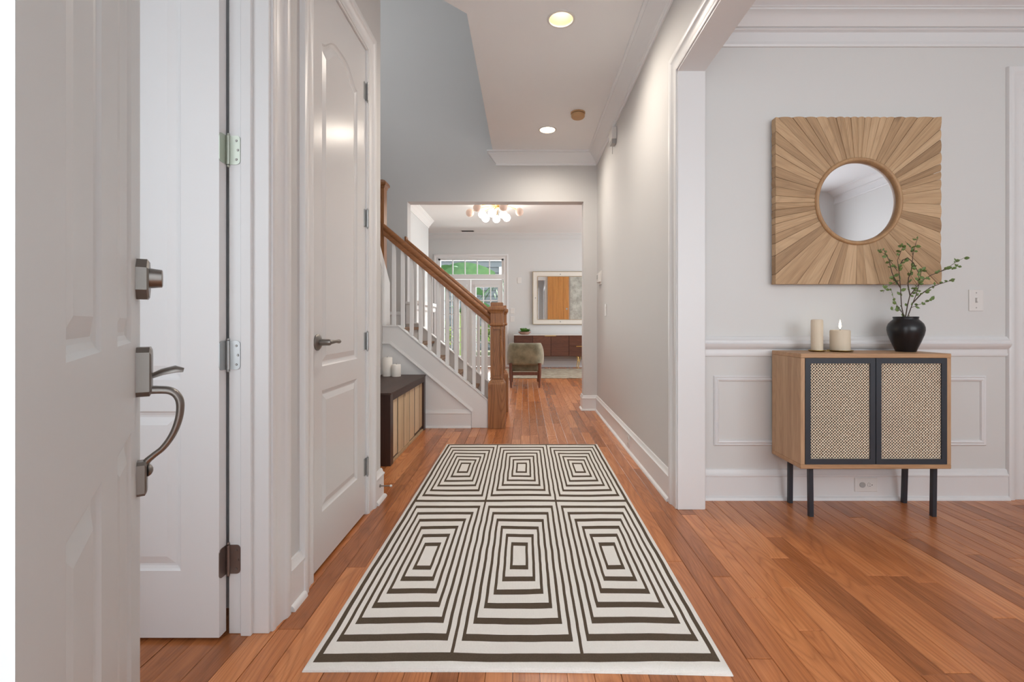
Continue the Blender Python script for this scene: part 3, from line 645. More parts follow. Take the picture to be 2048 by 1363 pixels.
# newel posts
def newel(cx, cy, detail=True):
    def sq(prof, name, parent=st, mat=OAK):
        v = []; f = []
        for r, z in prof: v += [(cx-r, cy-r, z), (cx+r, cy-r, z), (cx+r, cy+r, z), (cx-r, cy+r, z)]
        n = len(prof)
        for i in range(n-1):
            for k in range(4): f.append((i*4+k, i*4+(k+1) % 4, (i+1)*4+(k+1) % 4, (i+1)*4+k))
        f += [(3, 2, 1, 0), tuple((n-1)*4+k for k in range(4))]
        return MB().add(v, f).build(name, mat, parent, bevel=.0015)
    nw = sq([(.080, 0), (.080, .412), (.077, .424), (.070, .432), (.068, .440), (.062, .448), (.0595, .455), (.0595, .460), (.046, .461), (.046, .956), (.0595, .957), (.0595, .962), (.064, .964), (.0675, .970), (.0675, .978), (.062, .984), (.060, .990),
             (.060, 1.080), (.064, 1.086), (.066, 1.096), (.074, 1.108), (.077, 1.116), (.077, 1.138), (.073, 1.142), (.058, 1.144), (.058, 1.178), (.054, 1.182)], 'newel_post')
    if detail:
        for (dx, dy) in ((0, -1), (1, 0)):
            def Q(a, o_, z): return (cx + (a if dx == 0 else dx*o_), cy + (dy*o_ if dx == 0 else a), z)
            # applied face: frame strips leaving a sunk panel, rope bead at one side
            for a0, a1, z0, z1 in ((-.0595, -.034, .462, .955), (.034, .0595, .462, .955), (-.034, .034, .930, .955), (-.034, .034, .462, .49)):
                p = [Q(a0, .0455, z0), Q(a1, .0455, z0), Q(a1, .0455, z1), Q(a0, .0455, z1)]; q = [Q(a0+.001, 0.0600, z0+.001), Q(a1-.001, 0.0600, z0+.001), Q(a1-.001, 0.0600, z1-.001), Q(a0+.001, 0.0600, z1-.001)]
                MB().add(p+q, [(0,1,2,3), (4,5,6,7), (0,1,5,4), (1,2,6,5), (2,3,7,6), (3,0,4,7)]).build('face_strip', OAK, nw)
            rb = MB(); npt = 60
            for s_ in range(2):
                rb.tube([Q(.038+.0035*math.cos(i*.9+s_*PI), .0605+.0035*math.sin(i*.9+s_*PI), .50+i*(.42/npt)) for i in range(npt+1)], .004, 6)
            rb.build('rope_bead', OAK, nw, smooth=True)
    return nw
newel(-.267, 4.53); newel(-.267, 5.34, False)
# upper landing newel
def boxpost(cx, cy, prof, name):
    v = []; f = []
    for r, z in prof: v += [(cx-r, cy-r, z), (cx+r, cy-r, z), (cx+r, cy+r, z), (cx-r, cy+r, z)]
    n = len(prof)
    for i in range(n-1):
        for k in range(4): f.append((i*4+k, i*4+(k+1) % 4, (i+1)*4+(k+1) % 4, (i+1)*4+k))
    f += [(3, 2, 1, 0), tuple((n-1)*4+k for k in range(4))]
    return MB().add(v, f).build(name, OAK, st, bevel=.002)
boxpost(-1.392, 4.575, [(.048, Zt), (.048, 2.27), (.054, 2.28), (.056, 2.295), (.070, 2.305), (.072, 2.325), (.060, 2.345), (.030, 2.362)], 'newel_post')
boxpost(-1.355+.05, 5.345, [(.028, Zt+.048), (.028, 1.19), (.034, 1.20), (.034, 1.225)], 'wall_post').data.materials[0] = TRIM

# ------------------------------------------------------------------ hall fittings
def downlight(x, y, label, flush=False):
    t = thing('recessed_light', label, 'ceiling light', (x, y, HC))
    r = .075
    MB().lathe([(r+.014, 0), (r+.014, -.004), (r+.006, -.007), (r, -.006), (r, .0)], (x, y, HC), 32, caps=False).build('trim_ring', PLAST, t, smooth=True)
    n = 32; m = MB(); prof = [(r, -.004), (r-.004, .02), (r-.012, .06), (r-.016, .085)]
    vv = [(x+q*math.cos(2*PI*k/n), y+q*math.sin(2*PI*k/n), HC+h) for q, h in prof for k in range(n)]
    m.add(vv, [(i*n+k, i*n+(k+1) % n, (i+1)*n+(k+1) % n, (i+1)*n+k) for i in range(3) for k in range(n)]).build('baffle', BAFF, t, smooth=True)
    MB().lathe([(r-.002, -.001), (r-.002, .01)] if flush else [(r-.014, .082), (r-.014, .095)], (x, y, HC), 32).build('lens', BULB, t)
    lo = light('downlight_lamp', 'SPOT', (x, y, HC-.02), (0, 0, -1), 32, (1, .90, .78), spot_size=2.9, spot_blend=1.0, shadow_soft_size=.055)
    adopt(lo, t)
    return t
BAFF = paint('cream_baffle', (.74, .60, .40), .5, 0); BULB = emis('warm_lamp_lens', (1, .88, .70), 4)
cutters = [(.227, 2.99), (.223, 4.713)]
# ceiling cans need holes: cut the ceiling slab
ceil_o = bpy.data.objects['ceiling']
for cx, cy_ in cutters:
    cut = MB().lathe([(.076, -.05), (.076, .13)], (cx, cy_, HC), 32).build('can_cutter', DARKV)
    md = ceil_o.modifiers.new('hole', 'BOOLEAN'); md.object = cut; md.operation = 'DIFFERENCE'; md.solver = 'EXACT'
    bpy.context.view_layer.update()
    dg = bpy.context.evaluated_depsgraph_get(); me = bpy.data.meshes.new_from_object(ceil_o.evaluated_get(dg)); ceil_o.modifiers.clear(); ceil_o.data = me
    bpy.data.objects.remove(cut)
downlight(*cutters[0], 'recessed ceiling light with cream baffle nearer the entry')
downlight(*cutters[1], 'flush round ceiling light beside the smoke detector', True)
TANP = paint('yellowed_plastic', (.52, .31, .15), .5, 0)
sd = thing('smoke_detector', 'round tan smoke detector on the hall ceiling', 'smoke detector', (.483, 4.33, HC))
MB().lathe([(.066, 0), (.066, -.010), (.060, -.012)], (.483, 4.33, HC), 28).build('base', TANP, sd, smooth=True)
MB().lathe([(.058, -.012), (.062, -.018), (.062, -.038), (.052, -.050), (.02, -.052)], (.483, 4.33, HC), 28).build('cover', TANP, sd, smooth=True)
MB().lathe([(.060, -.0125), (.0605, -.0175)], (.483, 4.33, HC), 28).build('slot', BLACKIN, sd)
cb = thing('door_chime', 'small white chime box below the hall crown moulding', 'chime', (WR, 4.30, 2.60))
box('housing', WR-.045, WR, 4.22, 4.36, 2.63, 2.735, PLAST, cb, .006, 2)
MB().prism([(4.23, 2.632), (4.35, 2.632), (4.34, 2.60), (4.25, 2.595)], 'x', WR-.04, WR-.001).build('speaker_grille', GREYP, cb)
MB().tube([(WR-.004, 4.42, 2.68), (WR-.004, 4.42, 2.56)], .003, 6).build('wire', PLAST, cb)
th = thing('thermostat', 'white thermostat on the hall wall near the end corner', 'thermostat', (WR, 5.14, 1.47))
box('housing', WR-.032, WR, 5.08, 5.20, 1.425, 1.52, PLAST, th, .005, 2); box('back_plate', WR-.006, WR, 5.05, 5.22, 1.40, 1.545, PLAST, th, .002)
box('screen', WR-.0335, WR-.031, 5.105, 5.175, 1.46, 1.505, GREYP, th)
def switch_x(x, y, z, label, name='light_switch'):
    t = thing(name, label, 'switch', (x, y, z))
    box('plate', x-.007, x, y-.038, y+.038, z-.060, z+.060, PLAST, t, .003, 2)
    MB().prism([(y-.016, z-.032), (y+.016, z-.032), (y+.016, z+.032), (y-.016, z+.032)], 'x', x-.0105, x-.006).build('rocker', PLAST, t, bevel=.002)
    return t
switch_x(WR, 4.78, 1.118, 'white rocker light switch below the thermostat')
def outlet(name, label, P_, w_, h_, socket):
    t = thing(name, label, 'outlet', P_(0, 0, 0))
    def bx(n_, a0, a1, b0, b1, o0, o1, mt, bev=0): 
        q = [P_(a, o_, b_) for o_ in (o0, o1) for a, b_ in ((a0, b0), (a1, b0), (a1, b1), (a0, b1))]
        return MB().add(q, [(0,1,2,3), (4,5,6,7), (0,1,5,4), (1,2,6,5), (2,3,7,6), (3,0,4,7)]).build(n_, mt, t, bevel=bev)
    bx('plate', -w_/2, w_/2, -h_/2, h_/2, 0, .006, PLAST, .002)
    for k, (a, b_) in enumerate(socket):
        r = .0165; n = 20
        v = [P_(a+r*math.cos(2*PI*i/n), o_, b_+r*.92*math.sin(2*PI*i/n)) for o_ in (.005, .009) for i in range(n)]
        pl = MB().add(v, [tuple(range(n)), tuple(range(n, 2*n))] + [(i, (i+1) % n, n+(i+1) % n, n+i) for i in range(n)]).build('plug_cover' if k == 0 and w_ > h_ else 'receptacle', GREYP if k == 0 and w_ > h_ else PLAST, t)
        if not (k == 0 and w_ > h_):
            for (da, db, ww, hh) in ((-.004, .006, .007, .002), (-.004, -.006, .009, .002), (.008, 0, .004, .005)):
                q = [P_(a+da-ww/2, .0095, b_+db-hh/2), P_(a+da+ww/2, .0095, b_+db-hh/2), P_(a+da+ww/2, .0095, b_+db+hh/2), P_(a+da-ww/2, .0095, b_+db+hh/2)]
                q2 = [P_(a+da-ww/2, .0085, b_+db-hh/2), P_(a+da+ww/2, .0085, b_+db-hh/2), P_(a+da+ww/2, .0085, b_+db+hh/2), P_(a+da-ww/2, .0085, b_+db+hh/2)]
                MB().add(q+q2, [(0,1,2,3), (4,5,6,7), (0,1,5,4), (1,2,6,5), (2,3,7,6), (3,0,4,7)]).build('slot', BLACKIN, pl)
    return t
outlet('wall_outlet', 'white outlet set in the hall baseboard', lambda a, o_, b_: (WR-.0145-o_, 3.66+a, .082+b_), .07, .088, [(0, .020), (0, -.020)])
outlet('wall_outlet', 'white sideways outlet with grey plug under the cabinet', lambda a, o_, b_: (1.914+a, YD-.0145-o_, .086+b_), .128, .078, [(-.022, 0), (.022, 0)])
sw = thing('light_switch', 'white toggle light switch beside the sunburst mirror', 'switch', (2.545, YD, 1.12))
box('plate', 2.545-.040, 2.545+.040, YD-.006, YD, 1.121-.060, 1.121+.060, PLAST, sw, .002, 2)
box('toggle_slot', 2.545-.006, 2.545+.006, YD-.008, YD-.005, 1.121-.014, 1.121+.014, GREYP, sw)
MB().prism([(2.541, 1.112), (2.549, 1.112), (2.549, 1.134), (2.541, 1.134)], 'y', YD-.016, YD-.006).build('toggle', PLAST, sw, bevel=.001)
for zc in (1.121-.042, 1.121+.042): MB().lathe([(.004, 0), (.003, -.0015), (.0006, -.0015)], (2.545, YD-.006, zc), 10, 'y').build('screw', GREYP, sw)

# ------------------------------------------------------------------ hall rug
rm = MB(); nx, ny = 48, 96; rt = .013
def rz_(x, y): 
    e = min(x-RX0, RX1-x, y-RY0, RY1-y); k = min(1, e/.018)
    return .003 + (rt-.003)*math.sqrt(max(0, 1-(1-k)**2)) + .0022*math.sin(x*9+y*3)*k*math.sin(y*5)
gx = [0, .003, .008, .016, .03] + [.03+(1.224-.06)*i/nx for i in range(1, nx)] + [1.224-.03, 1.224-.016, 1.224-.008, 1.224-.003, 1.224]
gy = [0, .003, .008, .016, .03] + [.03+(RY1-RY0-.06)*i/ny for i in range(1, ny)] + [RY1-RY0-.03, RY1-RY0-.016, RY1-RY0-.008, RY1-RY0-.003, RY1-RY0]
for y in gy:
    for x in gx: rm.v.append((RX0+x, RY0+y+.010*math.sin(x*2.2)*(1-y/2.5)-.016*(x-.6)*(1-y/2.5), rz_(RX0+x, RY0+y)))
W_ = len(gx)
rm.f = [(j*W_+i, j*W_+i+1, (j+1)*W_+i+1, (j+1)*W_+i) for j in range(len(gy)-1) for i in range(W_-1)]
nb = len(rm.v); per = [i for i in range(W_)] + [j*W_+W_-1 for j in range(1, len(gy))] + [(len(gy)-1)*W_+i for i in range(W_-2, -1, -1)] + [j*W_ for j in range(len(gy)-2, 0, -1)]
for i in per: rm.v.append((rm.v[i][0], rm.v[i][1], .0004))
n = len(per); rm.f += [(per[i], nb+i, nb+(i+1) % n, per[(i+1) % n]) for i in range(n)] + [tuple(nb+i for i in range(n))]
tag(rm.build('hall_rug', RUG, smooth='all', recalc=False), 'cream runner rug with brown concentric rectangles on the oak floor', 'rug')

# ------------------------------------------------------------------ bench with crate boards, candles
bn = thing('bench', 'dark espresso bench with pale upright boards beneath it', 'bench', (-1.13, 3.87, 0))
BX0, BX1, BY0, BY1, BZ = -1.335, -.930, 3.285, 4.440, .507
box('bench_top', BX0, BX1+.004, BY0-.004, BY1, BZ-.014, BZ, ESPR, bn, .003, 2)
box('apron', BX1-.025, BX1, BY0+.07, BY1-.07, BZ-.062, BZ-.013, ESPR, bn, .002)
box('apron', BX0, BX1-.085, BY0+.004, BY0+.03, BZ-.062, BZ-.013, ESPR, bn)
for x in (BX0, BX1-.085):
    for y in (BY0, BY1-.07): box('leg', x, x+.085, y, y+.07, 0, BZ-.013, ESPRZ, bn, .003, 2)
box('lower_shelf', BX0+.02, BX1-.03, BY0+.03, BY1-.03, .06, .09, ESPR, bn)
ys = 3.362
while ys < 4.36:
    ye = min(ys+.150*random.uniform(.95, 1.04), 4.368)
    MB().box(BX1-.040, BX1-.0165+random.uniform(0, .0015), ys, ye, .020+random.uniform(0, .025), BZ-.064).build('board', CRATE, bn, bevel=.0015)
    ys = ye+random.uniform(.026, .034)
box('back_panel', BX1-.050, BX1-.020, 3.355, 4.37, .017, BZ-.062, ESPRZ, bn)  # dark panel added nearly flush behind the boards so their gaps read dark
box('crate_base', BX1-.052, BX1-.006, 3.36, 4.37, .0, .016, CRATE, bn)
def pillar(name, x, y, z, r, h, mat, label, wick=True, group=None):
    t = thing(name, label, 'candle', (x, y, z), group)
    MB().lathe([(r*.97, 0), (r, .004), (r, h-.006), (r-.003, h-.001), (r-.008, h), (r*.6, h-.003), (.004, h-.004)], (x, y, z), 32).build('wax', mat, t, smooth=True)
    if wick: MB().tube([(x, y, z+h-.005), (x, y, z+h+.006), (x+.001, y, z+h+.011)], .0012, 6).build('wick', BLACKIN, t)
    return t
pillar('pillar_candle', -1.250, 4.315, BZ, .044, .170, CANDW, 'taller white pillar candle on the dark bench')
pillar('pillar_candle', -1.163, 4.290, BZ, .041, .108, CANDW, 'shorter white pillar candle on the dark bench')

# ------------------------------------------------------------------ cane cabinet
cx0, cx1, cf, cbk, cz0, cz1 = 1.376, 2.128, 2.370, 2.648, .266, .841
cab = thing('cane_cabinet', 'wooden cabinet with two black framed cane doors on black legs', 'cabinet', ((cx0+cx1)/2, (cf+cbk)/2, 0))
tk = .022
box('top_panel', cx0, cx1, cf, cbk, cz1-tk, cz1, CABX, cab, .002)
box('bottom_panel', cx0, cx1, cf, cbk, cz0, cz0+tk, CABX, cab, .002)
box('side_panel', cx0, cx0+tk, cf+.0005, cbk, cz0+tk, cz1-tk, CABW, cab, .002)
box('side_panel', cx1-tk, cx1, cf+.0005, cbk, cz0+tk, cz1-tk, CABW, cab, .002)
box('back_panel', cx0+tk, cx1-tk, cbk-.01, cbk, cz0+tk, cz1-tk, BLACKIN, cab)
box('inner_lining', cx0+tk, cx1-tk, cf+.03, cf+.034, cz0+tk, cz1-tk, BLACKIN, cab)
mid = (cx0+cx1)/2 - .002
for (a, b_) in ((cx0+tk+.001, mid-.002), (mid+.002, cx1-tk-.001)):
    z0, z1 = cz0+tk+.001, cz1-tk-.001; fw = .026
    m = MB()
    def mit(x0, x1, zz0, zz1, i, side):
        y0, y1 = cf-.001, cf+.02
        if side == 'l': pl = [(x0, zz0), (x0+fw, zz0+fw), (x0+fw, zz1-fw), (x0, zz1)]
        if side == 'r': pl = [(x1-fw, zz0+fw), (x1, zz0), (x1, zz1), (x1-fw, zz1-fw)]
        if side == 'b': pl = [(x0, zz0), (x1, zz0), (x1-fw, zz0+fw), (x0+fw, zz0+fw)]
        if side == 't': pl = [(x0+fw, zz1-fw), (x1-fw, zz1-fw), (x1, zz1), (x0, zz1)]
        m.prism(pl, 'y', y0, y1)
    for s_ in 'lrbt': mit(a, b_, z0, z1, 0, s_)
    dr = m.build('door', NAVY, cab)
    # cane webbing: cells with an eight-sided hole, slightly domed rim
    ax0, ax1, az0, az1 = a+fw-.002, b_-fw+.002, z0+fw-.002, z1-fw+.002
    nc = 20; nr = int(round((az1-az0)/((ax1-ax0)/nc))); px, pz = (ax1-ax0)/nc, (az1-az0)/nr
    cm = MB(); yb = cf+.007
    for i in range(nc):
        for j in range(nr):
            ux, uz = ax0+(i+.5)*px, az0+(j+.5)*pz; v = []
            jx, jz = random.uniform(-.03, .03)*px, random.uniform(-.03, .03)*pz
            for k in range(8):
                aa = PI/4*k+PI/8; ex, ez = math.cos(aa), math.sin(aa); mx = max(abs(ex), abs(ez))
                v.append((ux+ex/mx*px*.5, yb, uz+ez/mx*pz*.5))
            for k in range(8):
                aa = PI/4*k+PI/8; rr_ = .37 if k % 2 else .36
                v.append((ux+jx+math.cos(aa)*rr_*px, yb-.0022, uz+jz+math.sin(aa)*rr_*pz))
            for k in range(8):
                aa = PI/4*k+PI/8; v.append((ux+jx+math.cos(aa)*.30*px, yb+.003, uz+jz+math.sin(aa)*.30*pz))
            f = [(k, (k+1) % 8, 8+(k+1) % 8, 8+k) for k in range(8)] + [(8+k, 8+(k+1) % 8, 16+(k+1) % 8, 16+k) for k in range(8)]
            cm.add(v, f)
    co = cm.build('cane_panel', CANE, dr, recalc=False); co['label'] = 'woven natural cane webbing'; co['kind'] = 'stuff'
def slim_leg(xt, yt, xb, yb):
    r = .0108; v = [(xt-r, yt-r, cz0), (xt+r, yt-r, cz0), (xt+r, yt+r, cz0), (xt-r, yt+r, cz0), (xb-r, yb-r, 0), (xb+r, yb-r, 0), (xb+r, yb+r, 0), (xb-r, yb+r, 0)]
    MB().add(v, [(0,1,2,3), (4,5,6,7), (0,1,5,4), (1,2,6,5), (2,3,7,6), (3,0,4,7)]).build('leg', NAVY, cab, bevel=.001)
slim_leg(1.452, 2.420, 1.470, 2.445); slim_leg(2.082, 2.420, 2.100, 2.445); slim_leg(1.452, 2.600, 1.466, 2.628); slim_leg(2.082, 2.600, 2.096, 2.628)
CT = cz1+.0003
tr = thing('brass_tray', 'small antique brass double dish under the ivory candles', 'tray', (1.63, 2.53, CT))
for xx, r in ((1.555, .0415), (1.678, .062)):
    MB().lathe([(r*.62, 0), (r*.7, .0005), (r*.95, .004), (r, .007), (r*.99, .009), (r*.92, .006), (r*.66, .0028), (.002, .0026)], (xx, 2.53, CT), 40).build('dish', ANTIQUE, tr, smooth=True)
box('bridge', 1.590, 1.622, 2.522, 2.538, CT+.0025, CT+.0055, ANTIQUE, tr)
pillar('ivory_candle', 1.555, 2.53, CT+.003, .0285, .168, CANDT, 'tall slim speckled ivory candle on the brass dish', False)
c2 = pillar('ivory_candle', 1.678, 2.53, CT+.003, .0475, .112, CANDT, 'wide speckled ivory candle with burning flame')
fl_ = MB().lathe([(.0006, .008), (.004, .014), (.0062, .022), (.005, .034), (.0022, .046), (.0004, .056)], (1.678, 2.53, CT+.003+.110), 16).build('flame', emis('candle_flame', (1, .80, .50), 8), c2, smooth='all')
# vase and twigs
vx, vy = 2.028, 2.53
vs_ = thing('black_vase', 'round black ceramic vase on the cane cabinet', 'vase', (vx, vy, CT))
MB().lathe([(0.0442, 0), (0.0458, .004), (0.0521, .020), (0.0664, .056), (0.0782, .090), (0.0826, .114), (0.0818, .130), (0.0758, .148), (0.0648, .162), (0.0561, .170), (0.0537, .174), (0.0561, .180), (0.0569, .184), (0.0545, .186), (0.0498, .183), (0.0490, .172), (0.0553, .16), (0.0632, .14), (0.0395, .02), (0.0024, .012)], (vx, vy, CT), 48).build('body', VASE, vs_, smooth='all')
MB().lathe([(.048, .155), (.004, .157)], (vx, vy, CT), 24).build('soil', TWIG, vs_)
br = thing('leafy_branches', 'thin leafy green branches standing in the black vase', 'branches', (vx, vy, CT+.1))
def PX(px, py, Y=2.53): return Vector(((px-1050)*Y/950, Y, 1-(py-643)*Y/950))
twigs = [[(1808, 634), (1803, 612), (1801, 575), (1798, 542), (1795, 520), (1803, 500), (1806, 490)],
         [(1801, 575), (1790, 558), (1784, 545), (1778, 520), (1768, 500), (1757, 500)],
         [(1795, 542), (1783, 525), (1772, 510), (1760, 502)],
         [(1798, 535), (1805, 520), (1815, 515), (1827, 525), (1837, 545), (1838, 560), (1830, 575)],
         [(1811, 634), (1815, 610), (1820, 590), (1832, 575), (1845, 560), (1862, 550), (1880, 543), (1900, 532), (1915, 522), (1929, 515)],
         [(1815, 634), (1822, 615), (1832, 590), (1838, 570), (1842, 545), (1845, 540)],
         [(1820, 590), (1816, 570), (1817, 555), (1822, 545), (1826, 510), (1832, 485), (1836, 476)],
         [(1822, 615), (1840, 608), (1855, 603), (1868, 598)],
         [(1826, 605), (1842, 588), (1860, 575), (1878, 568), (1898, 562), (1910, 558)],
         [(1806, 628), (1795, 612), (1787, 596), (1782, 578)],
         [(1804, 622), (1795, 618), (1785, 620)],
         [(1799, 560), (1788, 565), (1774, 572), (1766, 585)],
         [(1880, 543), (1895, 538), (1905, 535), (1922, 530)],
         [(1826, 510), (1822, 495), (1810, 482)]]
rl = random.Random(3); lm = MB()
for t_ in twigs:
    Y0 = 2.53; Yend = 2.53+rl.uniform(-.07, .06); pts = []
    for i, q in enumerate(t_): pts.append(PX(q[0], q[1], Y0+(Yend-Y0)*i/(len(t_)-1)))
    if t_[0][1] == 634: pts.insert(0, Vector((vx+rl.uniform(-.012, .012), vy, CT+.163)))
    n_ = len(pts); r0 = .0032 if n_ > 5 else .0016
    MB().tube(pts, [max(.0007, r0*(1-.75*i/(n_-1))) for i in range(n_)], 6).build('twig', TWIG, br, smooth=True)
    for i in range(1, n_):
        for s_ in range(rl.choice((2, 3, 3)) if i > n_*.3 else rl.choice((1, 2))):
            p = pts[i-1].lerp(pts[i], rl.uniform(.2, 1.0)); d = Vector((rl.uniform(-1, 1), rl.uniform(-.8, .8), rl.uniform(-.5, 1))).normalized()
            L_ = rl.uniform(.015, .028); w_ = L_*.38; sd_ = d.cross(Vector((rl.uniform(-.4, .4), -1, rl.uniform(-.4, .4)))).normalized(); nr_ = d.cross(sd_)
            lm.add([p, p+d*L_*.3+sd_*w_*.8, p+d*L_*.65+sd_*w_*.8+nr_*.002, p+d*L_, p+d*L_*.65-sd_*w_*.8+nr_*.002, p+d*L_*.3-sd_*w_*.8, p+d*L_*.5-nr_*.002], [(0,1,6), (1,2,6), (2,3,6), (3,4,6), (4,5,6), (5,0,6)])
o = lm.build('leaves', LEAF, br, recalc=False); o['kind'] = 'stuff'

# ------------------------------------------------------------------ sunburst mirror
ym = 2.632; mx0, mx1, mz0, mz1 = 1.388, 2.303, 1.209, 2.132; mcx, mcz, mr = 1.846, 1.666, .236
sm = thing('sunburst_mirror', 'square reclaimed wood sunburst mirror with round glass', 'mirror', (mcx, YD, mz0))
rs = random.Random(11)
def hit(a):
    c_, s_ = math.cos(a), math.sin(a); ts = []
    if c_ > 1e-6: ts.append((mx1-mcx)/c_)
    if c_ < -1e-6: ts.append((mx0-mcx)/c_)
    if s_ > 1e-6: ts.append((mz1-mcz)/s_)
    if s_ < -1e-6: ts.append((mz0-mcz)/s_)
    t = min(ts); return (mcx+c_*t, mcz+s_*t)
angs = []; a = math.radians(-84)
while a < 2*PI+math.radians(-84)-.03:
    angs.append(a); top = .2 < a < PI+.5
    a += rs.uniform(.075, .118) if top else rs.uniform(.10, .21)
angs.append(2*PI+math.radians(-84))
corners = [math.atan2(z-mcz, x-mcx) % (2*PI) for x in (mx0, mx1) for z in (mz0, mz1)]
for a0, a1 in zip(angs[:-1], angs[1:]):
    g = .0019
    steps = 6; up = 0 < (a0+a1)/2 < PI+.3 or (a0+a1)/2 < .1
    dome = rs.uniform(.002, .0045) if up else rs.uniform(.0005, .0015); lift = rs.uniform(0, .002); bulge = .005 if up else .001
    aa = [a0+g + (a1-a0-2*g)*i/steps for i in range(steps+1)]
    for cc in corners:
        for q in (cc, cc-2*PI, cc+2*PI):
            if aa[0]+.004 < q < aa[-1]-.004: aa[min(range(1, steps), key=lambda i: abs(aa[i]-q))] = q
    v = []
    for a_ in aa:
        t = (a_-aa[0])/(aa[-1]-aa[0]); dm = 4*t*(1-t); h = hit(a_); inn = (mcx+mr*math.cos(a_), mcz+mr*math.sin(a_))
        k_ = 1+bulge*(dm-.5)*1.2; ho = (mcx+(h[0]-mcx)*k_, mcz+(h[1]-mcz)*k_)
        mid_ = ((inn[0]+ho[0])/2, (inn[1]+ho[1])/2); y_ = ym-lift-dome*dm
        v += [(inn[0], YD-.012, inn[1]), (inn[0], y_, inn[1]), (mid_[0], y_, mid_[1]), (ho[0], y_, ho[1]), (ho[0], YD-.012, ho[1])]
    f = [(i*5+k, i*5+k+1, (i+1)*5+k+1, (i+1)*5+k) for i in range(steps) for k in range(4)] + [(0,1,2,3,4), tuple(steps*5+k for k in (4,3,2,1,0))]
    am = (a0+a1)/2; th0 = PI/2-am; ca, sa = math.cos(th0), math.sin(th0)     # local z runs outwards along the slat
    o = MB().add([((x-mcx)*ca-(z-mcz)*sa, y_, (x-mcx)*sa+(z-mcz)*ca) for x, y_, z in v], f).build('slat', SLAT, sm, smooth=True)
    o.location = (mcx, 0, mcz); o.rotation_euler = (0, th0, 0)
box('backing', mx0+.006, mx1-.006, YD-.0135, YD-.001, mz0+.006, mz1-.006, TWIG, sm)
m = MB(); n = 72; prof = [(.243, ym-.004), (.240, ym-.013), (.232, ym-.017), (.224, ym-.013), (.220, ym-.004), (.2165, ym+.014)]
vv = [(mcx+r*math.cos(2*PI*k/n), y_, mcz+r*math.sin(2*PI*k/n)) for r, y_ in prof for k in range(n)]
m.add(vv, [(i*n+k, i*n+(k+1) % n, (i+1)*n+(k+1) % n, (i+1)*n+k) for i in range(len(prof)-1) for k in range(n)]).build('ring', RINGW, sm, smooth='all')
MB().lathe([(.218, ym+.012), (.218, ym+.016)], (mcx, 0, mcz), 72, 'y').build('mirror_glass', MIRROR, sm)

# ------------------------------------------------------------------ dining window (lights the room), off the picture
w1 = thing('window_2', 'wide white dining window behind the camera', 'window', (2.45, -1.05, .65), kind='structure')
for x in (1.3, 2.03, 2.83, 3.55): box('mullion', x, x+.05, -1.12, -1.02, .65, 2.45, TRIM, w1)
box('sill', 1.25, 3.65, -1.12, -.92, .62, .66, TRIM, w1); box('head_rail', 1.3, 3.6, -1.12, -1.02, 2.40, 2.45, TRIM, w1)
w0 = thing('window_4', 'unseen side room window added as an opening for fill light', 'window', (-1.62, .12, .6), kind='structure')  # invented window framing the opening for the side room fill lamp
for x in (-2.15, -1.65, -1.15): box('mullion', x, x+.05, .07, .15, .6, 2.4, TRIM, w0)
w2 = thing('window_3', 'living room side window out of sight', 'window', (4.2, 8, .6), kind='structure')
for y in (6.2, 7.4, 8.6, 9.75): box('mullion', 4.17, 4.27, y, y+.05, .6, 2.55, TRIM, w2)

# ------------------------------------------------------------------ French doors + transom
def lite(root, x0, x1, z0, z1, cols, rows, y, pane=True, mw=.022):
    for i in range(1, cols): xx = x0+(x1-x0)*i/cols; box('muntin', xx-mw/2, xx+mw/2, y-.012, y+.012, z0, z1, TRIM, root)
    for j in range(1, rows): zz = z0+(z1-z0)*j/rows; box('muntin', x0, x1, y-.011, y+.011, zz-mw/2, zz+mw/2, TRIM, root)
    for i in range(cols):
        for j in range(rows):
            a, b_ = x0+(x1-x0)*i/cols, x0+(x1-x0)*(i+1)/cols; c_, d_ = z0+(z1-z0)*j/rows, z0+(z1-z0)*(j+1)/rows
            box('pane', a+mw/2, b_-mw/2, y-.002, y+.002, c_+mw/2, d_-mw/2, GLASS, root)
tw = thing('window_1', 'five pane transom window above the French doors', 'window', (-1.2, YL, 2.05), kind='structure')
ty0, ty1 = YL+.02, YL+.09
TZ0, TZ1 = 1.945, FDZ
fw = .045
box('frame', FDX0, FDX1, ty0, ty1, TZ1-.035, TZ1, TRIM, tw); box('frame', FDX0, FDX1, ty0-.03, ty1, TZ0, TZ0+.105, TRIM, tw)
box('frame', FDX0, FDX0+fw, ty0, ty1, TZ0, TZ1, TRIM, tw); box('frame', FDX1-fw, FDX1, ty0, ty1, TZ0, TZ1, TRIM, tw)
lite(tw, FDX0+fw, FDX1-fw, TZ0+.105, TZ1-.035, 5, 1, YL+.055)
xm = -1.205
